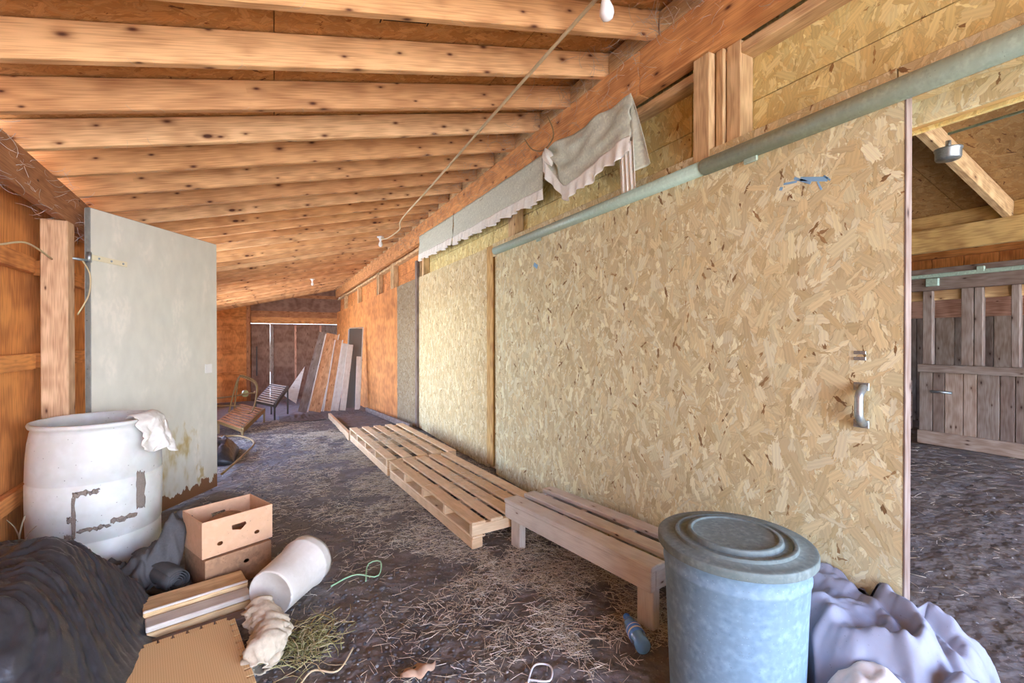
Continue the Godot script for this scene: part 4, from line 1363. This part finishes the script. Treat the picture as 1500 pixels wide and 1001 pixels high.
	for k in 1:
		var hz := mi("hose", tube(curve([V(-0.42 + 0.05 * k, 0.015, 4.8), V(-0.28, 0.02, 5.5 + 0.2 * k), V(-0.22 + 0.1 * k, 0.0, 6.2 + 0.3 * k), V(-0.42 + 0.1 * k, 0.0, 6.7 + 0.4 * k), V(-0.7, 0.03, 6.5 + 0.5 * k)], 30), 0.011, 7), M.brass, self)
		tag(hz, "tan hose looped on the floor just past the grey door", "hose")

# ------------------------------------------------------------------ valances, lamps
func build_valances():
	# [d_far, d_near, top far, top near]
	var fl := [[6.12, 4.79, 2.63, 2.60, "pale grey ruffled valance farthest down the header"], [4.77, 2.87, 2.60, 2.585, "long pale grey ruffled valance in the middle of the header"]]
	for f in fl:
		var o := V(1.772, f[2], f[0])
		var t := thing("valance", f[4], "valance", o, "ruffled valances hung on the header")
		var dl: float = f[0] - f[1]
		var dy: float = f[3] - f[2]
		var n := int(dl * 40)
		var cc := mi("cloth", sheet(n, 14, func(u: float, v: float) -> Vector3:
			var x := -0.008 - 0.010 * v + 0.008 * nz.get_noise_2d(u * dl * 3.0, v * 1.5) + 0.005 * nz.get_noise_2d(u * dl * 14.0 + v * 2.0, v * 2.0) * v
			return V(x, dy * u - v * 0.26 + 0.012 * nz.get_noise_1d(u * dl * 2.0) * v, -u * dl), 0.002), M.valance, t)
		mi("ruffle", sheet(n * 4, 8, func(u: float, v: float) -> Vector3:
			var ph := u * dl * 60.0 + 2.5 * nz.get_noise_1d(u * dl * 7.0)
			var x := -0.022 + 0.014 * v * sin(ph) - 0.006 * v
			return V(x, dy * u - 0.25 - v * (0.095 + 0.012 * sin(u * dl * 19.0)) + 0.012 * nz.get_noise_1d(u * dl * 2.0), -u * dl), 0.002), M.ruffle, cc)
	# swagged one, gathered at its far end, with a tail at the near end
	var o2 := V(1.768, 2.60, 2.81)
	var t2 := thing("valance", "swagged grey valance with a hanging tail nearest the camera", "valance", o2, "ruffled valances hung on the header")
	var edge := func(u: float, v: float) -> Vector3:
		# top line from gather to the near corner; the bottom swings below
		var topy := lerpf(-0.02, -0.035, u)
		var drop := 0.04 + 0.30 * smoothstep(-0.06, 0.32, u) - 0.10 * smoothstep(0.35, 1.0, u)
		var y := topy - v * drop - 0.035 * sin(PI * clampf(u * 1.3, 0, 1)) * 0.0
		var fold := 0.018 * sin((v * 2.2 - u * 2.6) * 5.0 + 1.0) * exp(-u * 1.6) + 0.014 * nz2(u * 4.0, v * 2.0)
		return V(-0.03 - 0.012 * v + fold, y, -u * 0.90)
	mi("cloth", sheet(60, 20, edge, 0.002), M.valance, t2)
	mi("ruffle", sheet(200, 8, func(u: float, v: float) -> Vector3:
		var e: Vector3 = edge.call(u, 0.97)
		return e + V(-0.006 + 0.012 * v * sin(u * 62.0), -v * (0.095 + 0.012 * sin(u * 23.0)), 0), 0.002), M.ruffle, t2)
	var tl := mi("tail", sheet(20, 30, func(u: float, v: float) -> Vector3:
		var w := lerpf(0.015, 0.21, pow(v, 0.8))
		return V(-0.03 + 0.012 * sin(u * 9.0) * v, -0.03 - v * 0.46 + 0.03 * u * v, -0.88 - (u - 0.5) * w - 0.045 * v), 0.002), M.valance, t2)
	mi("tail_ruffle", sheet(60, 10, func(u: float, v: float) -> Vector3:
		return V(-0.042 + 0.008 * sin(u * 24.0), -0.29 - v * 0.27 - 0.04 * (1.0 - u), -0.85 - (u - 0.35) * 0.12 - 0.02 * v), 0.002), M.ruffle, tl)
	mi("gathered_knot", sheet(24, 14, func(u: float, v: float) -> Vector3:
		var a := u * TAU
		var r := 0.045 * sin(PI * clampf(v, 0.02, 0.98)) * (1.0 + 0.25 * sin(a * 5.0))
		return V(-0.045 + cos(a) * r * 0.7, -0.01 - v * 0.16, -0.02 - v * 0.09) + Vector3(0, 0, sin(a) * r), 0.002), M.ruffle, t2)

func bulb(at: Vector3, label: String, tilt: float):
	var b := thing("bare_bulb", label, "light bulb", at, "bare bulbs under the rafters")
	b.rotation.z = tilt
	mi("socket", lathe([Vector2(0, 0.10), Vector2(0.05, 0.10), Vector2(0.052, 0.085), Vector2(0.028, 0.075), Vector2(0.022, 0.06), Vector2(0.022, 0.045), Vector2(0.0, 0.045)], 20), M.white, b)
	mi("glass_bulb", lathe([Vector2(0.013, 0.05), Vector2(0.014, 0.035), Vector2(0.022, 0.015), Vector2(0.030, -0.01), Vector2(0.030, -0.025), Vector2(0.022, -0.043), Vector2(0.008, -0.051), Vector2(0, -0.052)], 22), M.bulb, b)

func build_lamps_and_cable():
	bulb(V(1.215, 2.585, 1.49), "bare white bulb in the nearest socket at the top of the picture", 0.15)
	bulb(V(1.38, 2.62, 6.80), "bare bulb where the hanging cable ends under the rafters", 0.0)
	bulb(V(0.75, 2.455, 11.0), "small bare bulb farthest down the aisle", 0.0)
	var cb := mi("power_cable", tube(curve([V(1.21, 2.665, 1.40), V(1.235, 2.645, 2.6), V(1.28, 2.63, 4.0), V(1.34, 2.64, 5.4), V(1.46, 2.66, 6.0), V(1.42, 2.655, 6.6), V(1.38, 2.70, 6.8)], 60), 0.009, 7), M.cord, self)
	tag(cb, "slack beige electric cable strung under the rafters", "cable")
	var tw := mi("twine_loop", tube(curve([V(1.70, 2.75, 3.05), V(1.74, 2.66, 3.0), V(1.755, 2.61, 2.86), V(1.75, 2.66, 2.72), V(1.72, 2.80, 2.75)], 20), 0.005, 6), M.brass, self)
	tag(tw, "loop of brown twine on the header above the gathered valance", "twine")
	var w2 := mi("wall_wire", tube(curve([V(-1.09, 1.66, 2.4), V(-1.06, 1.62, 2.7), V(-1.05, 1.68, 3.0), V(-1.08, 1.66, 3.38)], 20), 0.005, 6), M.cord, self)
	tag(w2, "pale wire draped along the left wall beside the post", "wire")
	var w3 := mi("door_string", tube(curve([V(-0.99, 1.68, 3.50), V(-0.955, 1.60, 3.50), V(-0.96, 1.48, 3.50), V(-1.01, 1.36, 3.50)], 16), 0.004, 6), M.cord, self)
	tag(w3, "short pale string dangling below the grey door's hinge", "string")

# ------------------------------------------------------------------ straw, clods, webs, twine
func strand_mesh(L: float, w: float, bend: float) -> ArrayMesh:
	var pts := []
	for i in 5:
		var t := i / 4.0 - 0.5
		pts.append(Vector3(t * L, bend * (0.25 - t * t) * 0.4, bend * t * t * 2.0))
	return tube(pts, w, 4, 0.6)

func scatter(n: String, mesh: Mesh, xf: Array, cols: Array, m: Material, label: String, cat: String) -> MultiMeshInstance3D:
	var mm := MultiMesh.new()
	mm.transform_format = MultiMesh.TRANSFORM_3D
	mm.use_colors = true
	mm.mesh = mesh
	mm.instance_count = xf.size()
	for i in xf.size():
		mm.set_instance_transform(i, xf[i])
		mm.set_instance_color(i, cols[i])
	var o := MultiMeshInstance3D.new()
	o.name = n
	o.multimesh = mm
	o.material_override = m
	add_child(o)
	tag(o, label, cat, "", "stuff")
	return o

func build_litter():
	rng.seed = 99
	var sc := [Color(0.66, 0.55, 0.36), Color(0.75, 0.66, 0.47), Color(0.56, 0.45, 0.29), Color(0.80, 0.73, 0.58), Color(0.46, 0.38, 0.26)]
	var xf := []
	var cl := []
	var put := func(x: float, d: float, yo: float, big: float):
		if yo == 0.0 and nz2(x * 2.2, d * 1.6) < 0.7 * nz.get_noise_2d(x * 7.0, d * 7.0) + rng.randf_range(-0.75, 0.3):
			return
		var b := Basis(Vector3.UP, rng.randf() * TAU) * Basis(Vector3(0, 0, 1), rng.randfn(0, 0.16))
		var s := rng.randf_range(0.25, 1.0) * big
		xf.append(Transform3D(b.scaled_local(Vector3(s, 0.9, 0.9)), V(x, fh(x, d) + yo + 0.003 + absf(rng.randfn(0, 0.006)), d)))
		cl.append(sc[rng.randi() % 5])
	# belts of straw: in front of the pallets, under the bench, thin elsewhere
	for i in 11000:
		var d := rng.randf_range(1.5, 7.0)
		put.call(lerpf(1.02, 0.84, (d - 2.4) / 3.4) - absf(rng.randfn(0, 0.28)), d, 0.0, 1.0)
	for i in 9000:
		put.call(rng.randf_range(1.0, 1.8), rng.randf_range(1.3, 2.5), 0.0, 1.0)
	for i in 2600:
		put.call(rng.randf_range(-0.4, 1.1), rng.randf_range(0.9, 4.0), 0.0, 0.8)
	for i in 6500:
		var d2 := rng.randf_range(3.2, 9.0)
		put.call(rng.randfn(0.1, 0.35), d2, 0.0, 0.9)
	for i in 5000:
		put.call(rng.randf_range(0.98, 1.8), rng.randf_range(2.5, 6.0), 0.0, 1.0)
	for i in 650:
		put.call(rng.randfn(1.08, 0.11), rng.randfn(4.85, 0.22), 0.178 + 0.03 * rng.randf(), 0.9)
	for i in 130:
		put.call(rng.randfn(1.25, 0.12), rng.randfn(3.2, 0.3), 0.172, 0.8)
	for i in 1200:
		put.call(rng.randf_range(2.2, 5.3), rng.randf_range(0.3, 2.2), 0.0, 0.8)
	scatter("straw_litter", strand_mesh(0.08, 0.0011, 0.003), xf, cl, M.straw, "loose straw strewn over the dirt floor and pallets", "straw")
	# clods and pebbles
	var xf2 := []
	var cl2 := []
	for i in 2600:
		var x: float
		var d: float
		if i < 900:
			x = rng.randfn(0.35, 0.3)
			d = rng.randf_range(1.2, 2.4)
		elif i < 1800:
			x = rng.randfn(0.0, 0.35)
			d = rng.randf_range(2.6, 9.0)
		elif i < 2200:
			x = rng.randfn(1.3, 0.25)
			d = rng.randfn(9.6, 0.35)
		else:
			x = rng.randf_range(2.1, 5.0)
			d = rng.randf_range(0.2, 2.4)
		if x > 1.7 and x < 2.0:
			continue
		var s := rng.randf_range(0.2, 0.7) * (1.9 if rng.randf() < 0.05 else 1.0)
		xf2.append(Transform3D(Basis.from_euler(Vector3(rng.randf() * 6, rng.randf() * 6, 0)).scaled(Vector3(s, s * 0.7, s)), V(x, fh(x, d) + 0.002, d)))
		var g := rng.randf_range(0.06, 0.16)
		cl2.append(Color(g * 1.1, g, g * 0.95) if rng.randf() < 0.92 else Color(0.3, 0.28, 0.25))
	scatter("dirt_clods", lathe([Vector2(0, -0.011), Vector2(0.010, -0.007), Vector2(0.014, 0.001), Vector2(0.008, 0.009), Vector2(0, 0.011)], 6), xf2, cl2, M.straw, "small clods and pebbles scattered on the dirt floor", "dirt")
	# cobwebs and dusty threads along header, rafter ends and left beam
	var xf3 := []
	var cl3 := []
	for i in 1500:
		var d := rng.randf_range(0.7, 7.5)
		var x := 1.78 - absf(rng.randfn(0, 0.14))
		var y := roof_l(x) + rng.randf_range(-0.02, 0.10)
		if rng.randf() < 0.35:
			x = 1.772
			y = rng.randf_range(2.56, 2.8)
		xf3.append(Transform3D(Basis.from_euler(Vector3(rng.randf() * 6, rng.randf() * 6, rng.randf() * 6)).scaled(Vector3.ONE * rng.randf_range(0.4, 1.4)), V(x, y, d)))
		cl3.append(Color(0.42, 0.36, 0.26))
	for i in 90:
		var d := rng.randf_range(2.3, 3.8)
		xf3.append(Transform3D(Basis.from_euler(Vector3(rng.randf() * 6, rng.randf() * 6, rng.randf() * 6)).scaled(Vector3.ONE * rng.randf_range(0.4, 1.2)), V(wallx(d) + 0.085, roof_l(-1.1) - rng.randf_range(0.0, 0.32), d)))
		cl3.append(Color(0.5, 0.45, 0.4))
	for i in 260:
		var k := rng.randi_range(-2, 14)
		var d := 2.19 + 0.4058 * k - 0.003
		var x := rng.randf_range(-0.8, 1.7)
		xf3.append(Transform3D(Basis.from_euler(Vector3(rng.randf() * 6, rng.randf() * 6, rng.randf() * 6)).scaled(Vector3.ONE * rng.randf_range(0.3, 0.8)), V(x, roof_l(x) - 0.004, d)))
		cl3.append(Color(0.42, 0.36, 0.26))
	scatter("cobwebs", strand_mesh(0.09, 0.0010, 0.030), xf3, cl3, M.straw, "dusty cobweb threads along the header, rafters and left beam", "cobweb")
	# grass clump beside the sack
	var xf4 := []
	var cl4 := []
	for i in 220:
		var x := rng.randfn(0.10, 0.06)
		var d := rng.randfn(1.98, 0.07)
		xf4.append(Transform3D(Basis(Vector3.UP, rng.randf() * TAU) * Basis(Vector3(0, 0, 1), rng.randfn(0, 0.5)), V(x, fh(x, d) + 0.03 * rng.randf(), d)))
		cl4.append([Color(0.30, 0.29, 0.10), Color(0.42, 0.36, 0.16), Color(0.5, 0.42, 0.22)][rng.randi() % 3])
	scatter("grass_clump", strand_mesh(0.12, 0.0016, 0.05), xf4, cl4, M.straw, "tuft of dry yellow-green grass beside the paper sack", "grass")
	# twine on the ground
	var tw := [
		[[V(0.24, 0.02, 2.36), V(0.36, 0.02, 2.42), V(0.46, 0.015, 2.36), V(0.50, 0.03, 2.48), V(0.44, 0.02, 2.50), V(0.40, 0.015, 2.34)], M.green_twine, "pale green twine tangled beside the bucket"],
		[[V(0.06, 0.01, 1.72), V(0.12, 0.012, 1.80), V(0.2, 0.01, 1.76), V(0.27, 0.012, 1.86)], M.cord, "beige string curled at the bottom by the grass tuft"],
		[[V(0.80, 0.01, 1.40), V(0.86, 0.012, 1.36), V(0.90, 0.012, 1.42), V(0.85, 0.012, 1.45), V(0.78, 0.01, 1.38)], M.white, "small loop of white string on the dirt before the bench"],
		[[V(0.10, 0.012, 2.0), V(0.16, 0.03, 2.12), V(0.22, 0.02, 2.05), V(0.14, 0.012, 1.92)], M.brass, "orange baling twine in the grass tuft"]]
	for t in tw:
		var o := mi("twine", tube(curve(t[0], 26), 0.0035, 6), t[1], self)
		tag(o, t[2], "twine")
	var leaf := mi("dead_leaf", sheet(14, 8, func(u: float, v: float) -> Vector3:
		var w := 0.035 * sin(PI * clampf(u, 0.02, 1.0)) + 0.012 * absf(sin(u * 9.0))
		return V(0.46 + (u - 0.5) * 0.13, 0.012 + 0.012 * absf(sin(u * 7.0)) + 0.012 * sin(v * 5.0), 1.62 + (v - 0.5) * 2.0 * w), 0.0015), sm(Color(0.72, 0.58, 0.46), 0.9), self)
	tag(leaf, "curled tan dead leaf on the dirt in the foreground", "leaf")
